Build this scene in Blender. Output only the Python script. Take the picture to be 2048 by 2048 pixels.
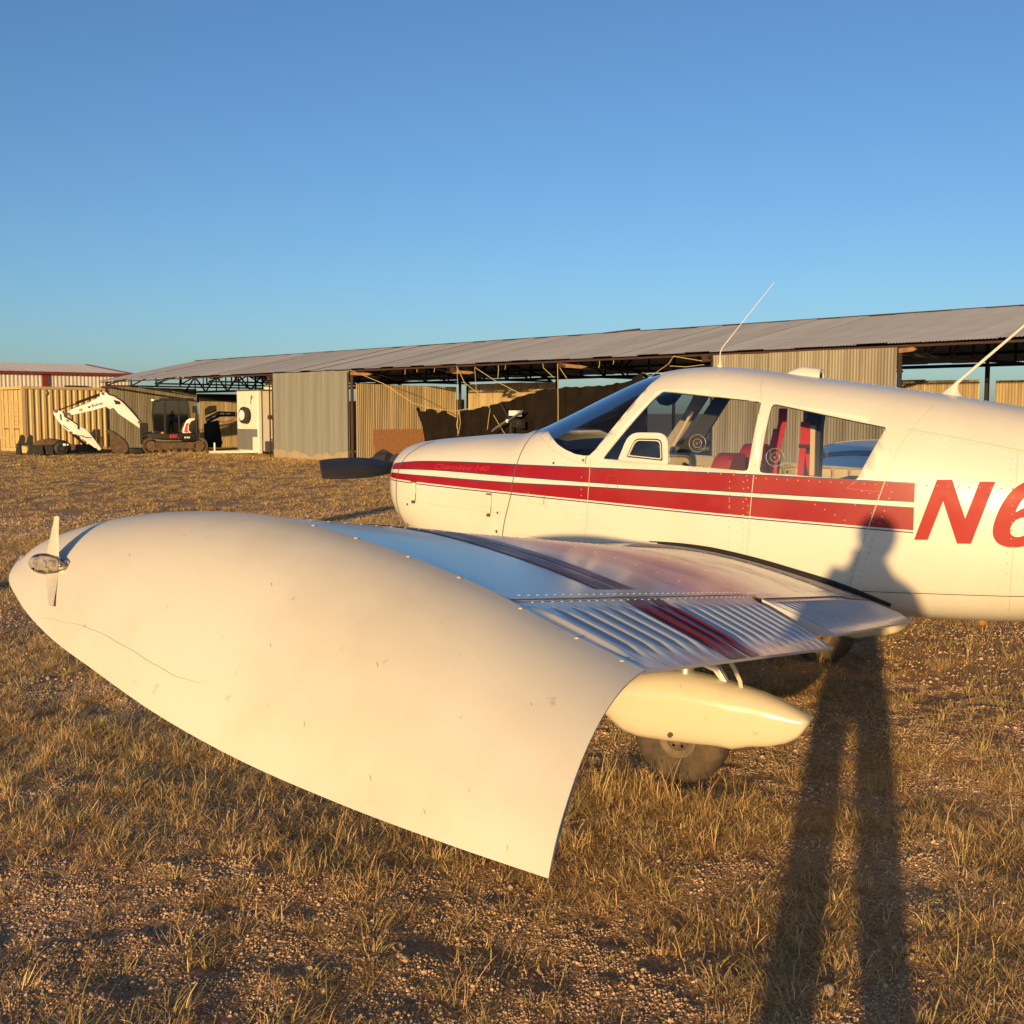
import bpy, bmesh, math, random
import numpy as np
from mathutils import Vector, Matrix

for o in list(bpy.data.objects): bpy.data.objects.remove(o)
S = bpy.context.scene
COL = S.collection
R = math.radians

# ------------------------------------------------------------------ camera
CAM = Vector((2.48, -6.38, 1.69)); YAW = R(28.0); PITCH = math.atan(197/2250)
cd = bpy.data.cameras.new('camera'); co = bpy.data.objects.new('camera', cd); COL.objects.link(co)
cd.sensor_width = 36; cd.lens = 36*2250/2048; cd.clip_start = 0.05; cd.clip_end = 9000
co.location = CAM; co.rotation_euler = (math.pi/2-PITCH, 0, YAW)
S.camera = co
S.render.resolution_x = S.render.resolution_y = 1024
# ------------------------------------------------------------------ sky, sun, exposure
SUN = Vector((-0.1880, 0.9748, -0.1178)).normalized()      # direction the light travels
EL = math.asin(-SUN.z); AZ = math.atan2(-SUN.x, -SUN.y)
W = bpy.data.worlds.new('World'); S.world = W; W.use_nodes = True
nt = W.node_tree; nt.nodes.clear()
sky = nt.nodes.new('ShaderNodeTexSky'); sky.sky_type = 'NISHITA'; sky.sun_disc = False
sky.sun_elevation = EL; sky.sun_rotation = AZ; sky.altitude = 600
sky.air_density = 0.88; sky.dust_density = 1.3; sky.ozone_density = 3.3
bg = nt.nodes.new('ShaderNodeBackground'); bg.inputs[1].default_value = 0.130
wo = nt.nodes.new('ShaderNodeOutputWorld')
nt.links.new(sky.outputs[0], bg.inputs[0]); nt.links.new(bg.outputs[0], wo.inputs[0])
sd = bpy.data.lights.new('sun', 'SUN'); so = bpy.data.objects.new('sun', sd); COL.objects.link(so)
sd.energy = 5.0; sd.angle = R(0.55); sd.color = (1.0, 0.635, 0.265)
so.rotation_euler = SUN.to_track_quat('-Z', 'Y').to_euler(); so.location = (8, -40, 20)
vs = S.view_settings; vs.view_transform = 'Standard'; vs.look = 'None'; vs.gamma = 1; vs.use_curve_mapping = False
vs.exposure = 0.43

# ------------------------------------------------------------------ helpers
def tag(o, label=None, cat=None, group=None, kind=None):
    if label: o['label'] = label
    if cat: o['category'] = cat
    if group: o['group'] = group
    if kind: o['kind'] = kind
    return o
def empty(name, loc=(0,0,0), rz=0, label=None, cat=None, group=None):
    o = bpy.data.objects.new(name, None); COL.objects.link(o)
    o.location = loc; o.rotation_euler = (0,0,rz); o.empty_display_size = .2
    return tag(o, label, cat, group)
def mesh(name, V, F, mat=None, parent=None, smooth=False, mats=None, fm=None):
    me = bpy.data.meshes.new(name); me.from_pydata([tuple(v) for v in V], [], [tuple(f) for f in F]); me.update()
    if smooth is True:
        me.polygons.foreach_set('use_smooth', [True]*len(me.polygons))
    for m in (mats or ([mat] if mat else [])): me.materials.append(m)
    if fm is not None: me.polygons.foreach_set('material_index', fm)
    o = bpy.data.objects.new(name, me); COL.objects.link(o)
    if parent: o.parent = parent
    if smooth == 'auto': autosmooth(me, 35)
    return o
def autosmooth(me, deg):
    bm = bmesh.new(); bm.from_mesh(me)
    for f in bm.faces: f.smooth = True
    for e in bm.edges:
        if len(e.link_faces) == 2 and e.calc_face_angle(0) > R(deg): e.smooth = False
    bm.to_mesh(me); bm.free()
def inst(o, parent=None, loc=None, rot=None, name=None):
    c = o.copy(); COL.objects.link(c)
    if name: c.name = name
    if parent: c.parent = parent
    if loc is not None: c.location = loc
    if rot is not None: c.rotation_euler = rot
    return c
class MB:
    def __init__(s): s.V = []; s.F = []
    def add(s, V, F):
        n = len(s.V); s.V += [tuple(v) for v in V]; s.F += [tuple(i+n for i in f) for f in F]; return s
    def box(s, c, d, M=None):
        x,y,z = d[0]/2, d[1]/2, d[2]/2
        V = [Vector((a*x,b*y,e*z)) for e in (-1,1) for a,b in ((-1,-1),(1,-1),(1,1),(-1,1))]
        if M: V = [M @ v for v in V]
        V = [v+Vector(c) for v in V]
        return s.add(V, [(3,2,1,0),(4,5,6,7),(0,1,5,4),(1,2,6,5),(2,3,7,6),(3,0,4,7)])
    def bar(s, a, b, w, h=None):
        a, b = Vector(a), Vector(b); h = h or w; d = b-a; q = d.to_track_quat('X','Z').to_matrix()
        return s.box((a+b)/2, (d.length, w, h), q)
    def tube(s, pts, r, n=8, cap=True):
        pts = [Vector(p) for p in pts]; rs = r if isinstance(r,(list,tuple)) else [r]*len(pts)
        V=[];F=[]; t0=(pts[1]-pts[0]).normalized(); u=t0.orthogonal().normalized()
        for i,p in enumerate(pts):
            t = (pts[min(i+1,len(pts)-1)]-pts[max(i-1,0)]).normalized()
            u = (u - t*u.dot(t)).normalized(); w = t.cross(u)
            for k in range(n):
                a = 2*math.pi*k/n; V.append(p+(u*math.cos(a)+w*math.sin(a))*rs[i])
        for i in range(len(pts)-1):
            for k in range(n):
                F.append((i*n+k, i*n+(k+1)%n, (i+1)*n+(k+1)%n, (i+1)*n+k))
        if cap:
            F.append(tuple(range(n))[::-1]); F.append(tuple((len(pts)-1)*n+k for k in range(n)))
        return s.add(V,F)
    def lathe(s, prof, c, axis='y', n=24):
        # prof: (r, h) along axis
        V=[];F=[]
        for r,h in prof:
            for k in range(n):
                a=2*math.pi*k/n; p=(r*math.cos(a), h, r*math.sin(a))
                if axis=='x': p=(h, r*math.cos(a), r*math.sin(a))
                if axis=='z': p=(r*math.cos(a), r*math.sin(a), h)
                V.append((p[0]+c[0],p[1]+c[1],p[2]+c[2]))
        m=len(prof)
        for i in range(m-1):
            for k in range(n): F.append((i*n+k,i*n+(k+1)%n,(i+1)*n+(k+1)%n,(i+1)*n+k))
        F.append(tuple(range(n))[::-1]); F.append(tuple((m-1)*n+k for k in range(n)))
        return s.add(V,F)
    def prism(s, poly, y0, y1):
        # polygon in (x,z), extruded along y
        n=len(poly); V=[(p[0],y0,p[1]) for p in poly]+[(p[0],y1,p[1]) for p in poly]
        F=[tuple(range(n)),tuple(range(n,2*n))[::-1]]+[(i+n,(i+1)%n+n,(i+1)%n,i) for i in range(n)]
        return s.add(V,F)
    def build(s, name, mat, parent=None, smooth=False, bevel=0):
        o = mesh(name, s.V, s.F, mat, parent)
        bm = bmesh.new(); bm.from_mesh(o.data); bmesh.ops.recalc_face_normals(bm, faces=bm.faces)
        if bevel:
            bmesh.ops.bevel(bm, geom=[e for e in bm.edges if len(e.link_faces)==2 and e.calc_face_angle(0)>R(30)], offset=bevel, segments=2, affect='EDGES', profile=.6)
        bm.to_mesh(o.data); bm.free()
        if smooth: autosmooth(o.data, 38 if smooth is True else smooth)
        return o
def interp(x, T, k=1):
    xs=[t[0] for t in T]; ys=[t[k] for t in T]; return float(np.interp(x, xs, ys))
def cubic(xs, ys):
    # monotone-ish Catmull/Hermite interpolator
    xs=np.array(xs,float); ys=np.array(ys,float); d=np.gradient(ys,xs)
    def f(x):
        x=min(max(x,xs[0]),xs[-1]); i=min(max(int(np.searchsorted(xs,x))-1,0),len(xs)-2)
        h=xs[i+1]-xs[i]; t=(x-xs[i])/h
        return float((2*t**3-3*t**2+1)*ys[i]+(t**3-2*t**2+t)*h*d[i]+(-2*t**3+3*t**2)*ys[i+1]+(t**3-t**2)*h*d[i+1])
    return f

# ------------------------------------------------------------------ materials
def M(name, col, rough=.5, metal=0, noise=None, bump=None, coat=0, spec=.5, col2=None, rand=0, coords='Object', specks=None, stretch=None):
    """procedural material: base colour mixed to col2 by noise(scale, lo, hi), bump (scale, strength), rand = per-object value jitter"""
    m = bpy.data.materials.new(name); m.use_nodes = True; t = m.node_tree; N = t.nodes; L = t.links
    b = N['Principled BSDF']; b.inputs['Roughness'].default_value = rough; b.inputs['Metallic'].default_value = metal
    b.inputs['Specular IOR Level'].default_value = spec
    if coat: b.inputs['Coat Weight'].default_value = coat; b.inputs['Coat Roughness'].default_value = .08
    c = (*col, 1); b.inputs['Base Color'].default_value = c
    tc = N.new('ShaderNodeTexCoord'); mp = N.new('ShaderNodeMapping'); L.new(tc.outputs[coords], mp.inputs[0])
    if stretch: mp.inputs['Scale'].default_value = stretch
    src = None
    if noise:
        nz = N.new('ShaderNodeTexNoise'); nz.inputs['Scale'].default_value = noise[0]; nz.inputs['Detail'].default_value = 6; nz.inputs['Roughness'].default_value = .62
        L.new(mp.outputs[0], nz.inputs[0])
        rp = N.new('ShaderNodeMapRange'); rp.inputs[1].default_value = noise[1]; rp.inputs[2].default_value = noise[2]; L.new(nz.outputs[0], rp.inputs[0])
        mx = N.new('ShaderNodeMix'); mx.data_type = 'RGBA'; mx.inputs[6].default_value = c; mx.inputs[7].default_value = (*(col2 or [v*.7 for v in col]), 1)
        L.new(rp.outputs[0], mx.inputs[0]); src = mx.outputs[2]
        ra = N.new('ShaderNodeMapRange'); ra.inputs[3].default_value = rough; ra.inputs[4].default_value = min(1, rough+.18); L.new(rp.outputs[0], ra.inputs[0]); L.new(ra.outputs[0], b.inputs['Roughness'])
    if specks:
        n3 = N.new('ShaderNodeTexNoise'); n3.inputs['Scale'].default_value = specks[0]; n3.inputs['Detail'].default_value = 3; L.new(mp.outputs[0], n3.inputs[0])
        r3 = N.new('ShaderNodeMapRange'); r3.inputs[1].default_value = specks[1]; r3.inputs[2].default_value = specks[1]+.05; r3.inputs[4].default_value = .55; L.new(n3.outputs[0], r3.inputs[0])
        m3 = N.new('ShaderNodeMix'); m3.data_type = 'RGBA'; m3.inputs[7].default_value = (*specks[2], 1); L.new(r3.outputs[0], m3.inputs[0])
        if src: L.new(src, m3.inputs[6])
        else: m3.inputs[6].default_value = c
        src = m3.outputs[2]
    if rand:
        oi = N.new('ShaderNodeObjectInfo'); r2 = N.new('ShaderNodeMapRange'); r2.inputs[3].default_value = 1-rand; r2.inputs[4].default_value = 1+rand
        L.new(oi.outputs['Random'], r2.inputs[0]); hs = N.new('ShaderNodeHueSaturation')
        if src: L.new(src, hs.inputs['Color'])
        else: hs.inputs['Color'].default_value = c
        L.new(r2.outputs[0], hs.inputs['Value']); src = hs.outputs[0]
    if src: L.new(src, b.inputs['Base Color'])
    if bump:
        n2 = N.new('ShaderNodeTexNoise'); n2.inputs['Scale'].default_value = bump[0]; n2.inputs['Detail'].default_value = 4; L.new(mp.outputs[0], n2.inputs[0])
        bp = N.new('ShaderNodeBump'); bp.inputs['Strength'].default_value = bump[1]; bp.inputs['Distance'].default_value = bump[2] if len(bump)>2 else .02
        L.new(n2.outputs[0], bp.inputs['Height']); L.new(bp.outputs[0], b.inputs['Normal'])
    return m
def glass(name, tint, amount=.06, rough=.02, ior=1.45):
    m = bpy.data.materials.new(name); m.use_nodes = True; t = m.node_tree; N = t.nodes; L = t.links; N.clear()
    tr = N.new('ShaderNodeBsdfTransparent'); tr.inputs[0].default_value = (*tint,1)
    gl = N.new('ShaderNodeBsdfGlossy'); gl.inputs['Roughness'].default_value = rough
    fr = N.new('ShaderNodeFresnel'); fr.inputs[0].default_value = ior
    ad = N.new('ShaderNodeMath'); ad.operation='ADD'; ad.inputs[1].default_value = amount*.3; L.new(fr.outputs[0], ad.inputs[0])
    mx = N.new('ShaderNodeMixShader'); L.new(ad.outputs[0], mx.inputs[0]); L.new(tr.outputs[0], mx.inputs[1]); L.new(gl.outputs[0], mx.inputs[2])
    ou = N.new('ShaderNodeOutputMaterial'); L.new(mx.outputs[0], ou.inputs[0])
    return m
PAINT = M('aircraft_white_paint', (.58,.565,.505), .28, noise=(2.2,.50,.80), col2=(.52,.495,.42), coat=.12, bump=(1.6,.10,.02), specks=(42,.70,(.36,.28,.18)))
TIPP = M('fibreglass_tip_paint', (.555,.53,.465), .5, noise=(1.9,.42,.72), col2=(.455,.425,.36), bump=(2.4,.14,.02), specks=(30,.705,(.34,.28,.19)))
PANTP = M('wheel_fairing_paint', (.58,.53,.40), .2, noise=(4,.55,.85), col2=(.50,.44,.315), coat=.4, specks=(25,.69,(.36,.27,.16)))
WINGP = M('wing_skin_paint', (.52,.505,.49), .2, noise=(2.6,.5,.8), col2=(.44,.42,.395), coat=.15, bump=(3.0,.06,.01))
WALK = M('walkway_paint', (.45,.41,.36), .55, noise=(6,.42,.72), col2=(.36,.32,.27), bump=(120,.25,.004), stretch=(1,3,1))
REDP = M('red_paint', (.235,.005,.011), .36, noise=(2.4,.46,.74), col2=(.255,.018,.02), coat=.05, spec=.3)
BLUEP = M('navy_pinstripe', (.02,.035,.10), .3)
REDW = M('red_wing_paint', (.20,.014,.016), .34, spec=.22, noise=(9,.45,.75), col2=(.13,.018,.016))
GHOST = M('faded_red', (.34,.03,.03), .4)
SEAM = M('panel_gap', (.10,.07,.05), .8)
SEAML = M('panel_lap', (.48,.44,.35), .5)
RIVET = M('rivet', (.62,.60,.55), .3)
SCREW = M('dark_screw', (.12,.09,.07), .4, metal=.6)
BLACKM = M('black_matte', (.018,.018,.020), .55, noise=(14,.4,.7), col2=(.035,.034,.033))
PROPM = M('black_propeller', (.022,.024,.028), .42, noise=(9,.45,.8), col2=(.05,.05,.052), stretch=(1,.3,4))
RUBB = M('tyre_rubber', (.040,.031,.022), .8, noise=(18,.35,.7), col2=(.12,.083,.05), bump=(60,.3,.004))
RIM = M('dusty_wheel', (.15,.112,.07), .6, noise=(20,.4,.7), col2=(.12,.085,.05))
ALU = M('bare_aluminium', (.62,.60,.57), .32, metal=.9, noise=(8,.4,.7), col2=(.42,.40,.37))
LINER = M('cabin_liner', (.42,.38,.30), .8, noise=(3,.4,.7), col2=(.36,.32,.25))
DARKI = M('cabin_dark', (.020,.021,.024), .6)
SEATR = M('red_seat_vinyl', (.42,.035,.022), .42, noise=(5,.4,.7), col2=(.30,.022,.016), bump=(7,.2,.02))
BELTR = M('red_webbing', (.50,.012,.02), .6, bump=(200,.3,.002))
CREAMR = M('cream_rod', (.62,.53,.36), .4)
RUBSEAL = M('black_rubber_seal', (.012,.012,.013), .5)
GLASS = glass('window_acrylic', (.80,.81,.80), .08)
WGLASS = glass('windshield_acrylic', (.60,.63,.66), .04, .02, 1.24)
CLEARP = glass('clear_plastic', (.95,.94,.92), .2, .05)
CHROME = M('chrome', (.80,.79,.77), .22, metal=.7, noise=(60,.4,.6), col2=(.55,.46,.36))
AMBER = M('amber_lens', (.65,.22,.03), .2)
# ================================================================== HANGAR
P0=Vector((-25.41,26.84,0)); HR=math.atan2(-.3024,.9532)
HM=Matrix.Translation(P0)@Matrix.Rotation(HR,4,'Z')
def HW(t,w,z): return HM@Vector((t,w,z))
TIN=M('weathered_roof_tin',(.42,.43,.435),.6,metal=.05,noise=(.9,.40,.75),col2=(.34,.335,.32),rand=.12,bump=(25,.1,.01))
TINW=M('weathered_wall_tin',(.27,.255,.20),.55,metal=.1,noise=(1.6,.38,.70),col2=(.17,.145,.10),rand=.10,stretch=(2.5,2.5,.35))
TING=M('galvanised_wall_tin',(.235,.245,.215),.5,metal=.15,noise=(1.4,.36,.70),col2=(.165,.165,.135),rand=.05,stretch=(3,3,.3))
TINY=M('stained_tan_tin',(.43,.345,.20),.6,noise=(1.8,.36,.68),col2=(.25,.195,.115),rand=.14,stretch=(3,3,.3))
RUST=M('rusty_steel',(.052,.022,.015),.75,noise=(6,.4,.7),col2=(.04,.02,.014))
DARKS=M('dark_steel',(.016,.012,.011),.8,noise=(6,.4,.7),col2=(.03,.019,.014))
PLY=M('plywood',(.34,.17,.075),.7,noise=(2.5,.4,.7),col2=(.24,.11,.05),stretch=(.6,4,4))
WOOD=M('old_timber',(.30,.16,.07),.8,noise=(4,.4,.7),col2=(.18,.09,.04))
ROPE=M('yellow_rope',(.46,.36,.14),.7)
NET=M('dark_shade_net',(.010,.0075,.006),.9,spec=.1,noise=(3,.4,.7),col2=(.018,.013,.009),bump=(8,.4,.05))
DIRT=M('splashed_dirt',(.335,.265,.175),.9,noise=(3,.4,.7),col2=(.27,.215,.145))
HG=empty('hangar',P0,HR,'long open-fronted shed with grey corrugated roof and tin walls','hangar')
def corr(name,wd,ln,amp,per,mat,spp=4):
    """corrugated sheet in local x (width) / z (length), ribs along z, 1 segment per rib flank"""
    n=int(round(wd/per))*spp; V=[];F=[]
    for i in range(n+1):
        x=wd*i/n; y=amp*math.cos(2*math.pi*x/per)
        V+=[(x,y,0),(x,y,ln)]
    for i in range(n): F.append((2*i,2*i+2,2*i+3,2*i+1))
    me=bpy.data.meshes.new(name);me.from_pydata(V,[],F);me.materials.append(mat);me.polygons.foreach_set('use_smooth',[True]*len(F)); return me
random.seed(11)
def sheet(me,parent,loc,rx=0,rz=0,ry=0,name='roof_sheet',sc=None):
    o=bpy.data.objects.new(name,me);COL.objects.link(o);o.parent=parent;o.location=loc
    o.rotation_euler=(rx,ry,rz)
    if sc: o.scale=sc
    return o
SL=math.hypot(5.05,1.08); ang=math.atan2(1.08,5.05)
rm=corr('roof_sheet',.838,SL+.12,.010,.0762,TIN)
T0,T1=-14.6,36.4; k=0; t=T0
while t<T1:
    lift=.016*(k%2); dip=random.uniform(-.012,.012)
    # front slope: sheet length runs up and back
    sheet(rm,HG,(t,-.10+random.uniform(-.03,.03),3.205+lift+dip),rx=-(math.pi/2-ang),ry=0,name='roof_sheet').rotation_euler=(-(math.pi/2-ang),0,random.uniform(-.004,.004))
    o=sheet(rm,HG,(t+.838,10.15,3.19+lift),name='roof_sheet'); o.rotation_euler=(-(math.pi/2-ang),0,math.pi)
    t+=.785; k+=1
b=MB(); b.bar((T0-.05,5.0,4.31),(T1,5.0,4.31),.22,.02); b.build('ridge_cap',RUST,HG)
for (a,c,w) in ((11.5,13.6,.10),(24,36,.12)):
    b=MB(); b.prism([(a,4.29),(c,4.29),(c,4.29+w),((a+c)/2,4.29+w*.6),(a,4.30)],4.95,5.05); b.build('lifted_ridge_strip',RUST,HG)
# frame: posts, beams, purlins, trusses
for tp in (-14.0,.08,5.02,20.0,24.92,30.0,35.6):
    b=MB(); b.tube([(tp,0.03,-.1),(tp,0.03,3.15)],.055,8); b.build('post',RUST if tp in (.08,5.02) else DARKS,HG,True)
for tp in (-14.0,-9.2,-4.6,.08,5.02,10.0,15.0,22.72,27.5,32.5):
    b=MB(); b.tube([(tp,9.85,-.1),(tp,9.85,3.15)],.055,8); b.build('post',DARKS,HG,True)
for tp in (-9.2,-4.6,5.02,10,15,24.73):
    b=MB(); b.tube([(tp,5,-.1),(tp,5,4.2)],.05,8); b.build('post',DARKS,HG,True)
b=MB(); b.bar((T0,.03,3.145),(T1,.03,3.145),.05,.05); b.build('eave_beam',RUST,HG)
b=MB(); b.bar((T0,9.85,3.10),(T1,9.85,3.10),.06,.10); b.build('eave_beam',DARKS,HG)
b=MB(); b.bar((T0,5,4.20),(T1,5,4.20),.08,.12); b.build('ridge_beam',DARKS,HG)
for w in (1.3,2.6,3.9,6.2,7.5,8.8):
    z=3.14+1.08*(w if w<5 else 10-w)/5.05; b=MB(); b.bar((T0+.1,w,z),(T1,w,z),.05,.08); b.build('purlin',DARKS,HG)
for tp in (-14.0,-9.2,-4.6,.08,5.02,10,15,20,24.92,30,35.6):
    b=MB(); b.bar((tp,.05,2.98),(tp,9.85,2.98),.05,.07); b.bar((tp,.05,3.10),(tp,5,4.14),.05,.06); b.bar((tp,9.85,3.10),(tp,5,4.14),.05,.06)
    for w in (1.25,2.5,3.75,6.25,7.5,8.75):
        zz=3.10+1.04*(w if w<5 else 10-w)/5; b.bar((tp,w,2.98),(tp,w,zz),.05,.05)
        w2=w-1.25 if w<5 else w+1.25; b.bar((tp,w,zz),(tp,w2,2.98),.05,.05)
    b.bar((tp,5,2.98),(tp,5,4.14),.04,.04); b.build('truss',DARKS,HG)
# longitudinal lattice girder across the left bay
b=MB()
b.bar((-14,4.0,2.72),(0,4.0,2.72),.07,.10); b.bar((-14,4.0,3.45),(0,4.0,3.45),.06,.09)
for i in range(7): t=-14+2*i; b.bar((t,4.0,2.72),(t+1,4.0,3.45),.05,.06); b.bar((t+1,4.0,3.45),(t+2,4.0,2.72),.05,.06); b.bar((t+1,4.0,2.72),(t+1,4.0,3.45),.04,.05)
b.build('lattice_girder',DARKS,HG)
b=MB(); b.bar((-14.4,-.02,2.92),(-11.5,-.02,2.92),.06,.08); b.build('eave_beam',RUST,HG)
# walls
def wall(t0,w0,t1,w1,ztop,mat,name='wall_sheet',zb=-.05,per=.0762,amp=.009,wd=.762,jit=.02,zt2=None):
    d=Vector((t1-t0,w1-w0)); L=d.length; n=max(1,int(round(L/wd))); me=corr(name,L/n+.03,1.0,amp,per*(L/n+.03)/(round((L/n+.03)/per)*per) if 0 else (L/n+.03)/round((L/n+.03)/per),mat)
    rz=math.atan2(d.y,d.x)
    for i in range(n):
        f=i/n; zt_=ztop+((zt2-ztop)*f if zt2 is not None else 0)+random.uniform(-jit,jit); off=.012*(i%2)
        o=sheet(me,HG,(t0+d.x*f-math.sin(rz)*off,w0+d.y*f+math.cos(rz)*off,zb),rz=rz,name=name); o.scale=(1,1,zt_-zb)
        o.rotation_euler=(0,random.uniform(-.004,.004),rz)
wall(.20,-.05,4.90,-.05,3.17,TING,jit=.01)
wall(20.06,-.05,24.84,-.05,3.12,TINW,jit=.008,amp=.014)
wall(-14.0,.1,-14.0,4.6,2.98,TINW,zt2=2.85)
wall(5.10,.15,5.10,4.75,2.72,TINY,zt2=2.66,jit=.006,amp=.013)
wall(5.40,5.05,9.85,5.05,2.78,TINY,jit=.01)
wall(22.39,5.05,24.50,5.05,2.58,TINY,zt2=2.52,jit=.02)
wall(24.93,5.05,33.0,5.05,2.50,TINY,jit=.03)
wall(33,5.05,36,5.05,2.6,TINY,jit=.03)
wall(-14.0,4.75,-14.0,9.9,2.28,TINY,jit=.015)
b=MB(); b.box((-14.12,7.3,2.44),(.03,5.2,.44)); b.build('wall_shade_band',DARKS,HG)  # dark strip painting in the shade across the upper end wall
wall(-14.2,9.95,-.3,9.95,2.30,TINW,jit=.01)
# dirt splashed at the foot of the front wall
V=[];F=[];n=48
for i in range(n+1):
    t=.2+4.7*i/n; V+=[(t,-.066,-.05),(t,-.064,.25+.05*random.random()+.07*math.sin(t*1.7)+.05*math.sin(t*4.3)+.03*math.sin(t*9.1))]
for i in range(n): F.append((2*i,2*i+2,2*i+3,2*i+1))
mesh('dirt_splash',V,F,DIRT,HG)
# wooden arms and brackets under the eave
for (t,w,z,dx,dz) in ((14.85,-.08,3.04,1.1,-.08),(10.39,-.08,2.97,1.0,-.05),(24.95,-.06,3.04,.40,.02),(5.1,-.06,3.05,1.2,-.05)):
    b=MB(); b.prism([(t,z+.05),(t+dx*.8,z+.05+dz),(t+dx,z+dz),(t+dx*.8,z-.04+dz),(t,z-.05)],w-.03,w+.03); b.build('timber_arm',WOOD,HG)
for (t,z) in ((14.95,3.05),(19.86,3.04),(19.80,2.2),(.0,3.0),(.0,1.55),(10.4,3.02)):
    b=MB(); b.box((t,-.07,z),(.16,.12,.16)); b.box((t+.06,-.10,z-.04),(.26,.08,.06)); b.build('rusty_bracket',RUST,HG,bevel=.01)
for tp in (.08,5.02):
    b=MB(); b.tube([(tp-.12,-.05,0),(tp-.12,-.05,3.1)],.028,8); b.build('conduit_pipe',DARKS,HG,True)
# ---- loose things about the hangar
def place(o,label,cat,group=None): tag(o,label,cat,group); return o
# leaning plywood
b=MB(); b.box((0,0,.61),(.018,2.44,1.22)); o=b.build('plywood_sheet',PLY); o.location=HW(5.32,2.0,-.08); o.rotation_euler=(0,R(-7),HR); o.parent=None
place(o,'sheet of brown plywood leaning against the tin partition','plywood')
# shade net
top=[(7.71,2.0),(7.95,1.86),(8.17,1.72),(8.34,1.80),(8.53,1.84),(8.70,1.72),(8.85,1.65),(9.0,1.76),(9.1,1.80),(9.35,1.66),(9.58,1.57),(9.75,1.75),(10.6,1.82),(11.55,1.95),(12.6,2.17),(13.5,2.38),(14.5,2.44),(15.6,2.46),(16.7,2.54),(17.4,2.79)]
V=[];F=[];n=120;m=14
for i in range(n+1):
    t=7.71+9.69*i/n; zt_=float(np.interp(t,[a for a,_ in top],[c for _,c in top]))
    for j in range(m+1):
        f=j/m; z=(zt_+(.030 if t<10 else .012)*math.sin(t*7)+.012*math.sin(t*17))*(1-f)+.05*f; tt=t+(.75*f*max(0,1-(t-7.71)/2.5)); ruf=.10*math.exp(-max(0,t-9.8)*.5)
        w=.60+ruf*math.sin(t*14)*(1-.5*f)+.07*math.sin(t*2.1+f*3)+.06*math.sin(t*.9+f*5)+.035*math.sin(t*5.3-f*7)+.02*math.sin(t*9+f*13)+.10*f
        V.append(HW(tt,w,z))
for i in range(n):
    for j in range(m): a=i*(m+1)+j; F.append((a,a+m+1,a+m+2,a+1))
o=mesh('shade_net',V,F,NET,None,True); place(o,'dark brown shade net slung across the open hangar bay','net')
# ropes
def rope(pts,label,r=.016,grp='yellow ropes tied along the hangar eave'):
    b=MB(); P=[HW(*p) for p in pts]; c=P[0].copy(); b.tube([p-c for p in P],r*.62,5); o=b.build('rope',ROPE); o.location=c; place(o,label,'rope',grp); return o
rope([(5.1,-.10,3.17),(6.8,0,2.68),(7.71,.55,2.02),(8.6,.55,1.86),(9.7,.55,1.76),(11.5,.55,1.97),(13.5,.55,2.40)],'long yellow rope holding up the top edge of the shade net',.018)
rope([(10.6,-.12,3.13),(10.9,-.06,2.62),(11.25,.2,2.3)],'yellow rope slanting from the eave to the plain fence behind')
rope([(10.62,-.12,3.12),(10.62,-.10,2.6),(10.62,-.1,1.0)],'thin yellow rope hanging straight down past the shade net edge',.012)
rope([(11.42,-.12,3.08),(12.1,.1,2.66),(12.95,.45,2.22)],'yellow rope running from white knot down to the net')
rope([(11.42,-.12,3.05),(11.38,-.05,2.7),(11.36,0,2.35)],'short yellow rope hanging below the white knot',.012)
rope([(11.36,.5,1.92),(11.9,.48,1.3),(12.3,.45,.9)],'yellow rope lying diagonally across the dark net',.014)
rope([(14.85,-.12,3.08),(14.86,-.10,2.0),(14.86,-.1,.6)],'yellow rope hanging straight down by the rusty bracket',.016)
rope([(14.86,-.12,3.06),(14.98,-.06,2.85),(15.1,0,2.66)],'short twisted yellow rope beside the rusty bracket',.014)
rope([(14.28,-.12,3.10),(14.30,-.12,2.98),(14.60,0,2.7)],'yellow rope hooked under the eave left of the rusty bracket',.014)
rope([(19.85,-.12,2.98),(18.9,-.12,3.14),(18.75,-.12,2.96),(18.0,.1,2.66),(17.4,.5,2.78)],'yellow rope stretched from the tin wall bracket to the net')
rope([(19.85,-.12,2.90),(19.3,-.13,2.86),(18.78,-.12,2.90)],'short yellow rope knotted beside the tin wall bracket',.014)
rope([(10.05,.45,1.78),(10.0,.4,1.3),(10.1,.4,1.06),(10.18,.4,1.4),(10.08,.45,1.76)],'yellow rope coil hung over the shade net',.016)
rope([(11.52,.45,1.94),(11.48,.4,1.55),(11.42,.4,1.2)],'loose yellow rope end dangling in front of the net',.014)
for i,(t,l) in enumerate(((8.1,.16),(8.7,.10),(9.55,.12),(12.45,.36),(12.75,.12),(16.4,.18),(16.9,.10))):
    rope([(t,-.12,3.10),(t+.03,-.14,3.10-l*.5),(t-.01,-.13,3.10-l)],'short yellow rope scrap knotted on the eave beam',.014,'rope scraps on the eave')
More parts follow.
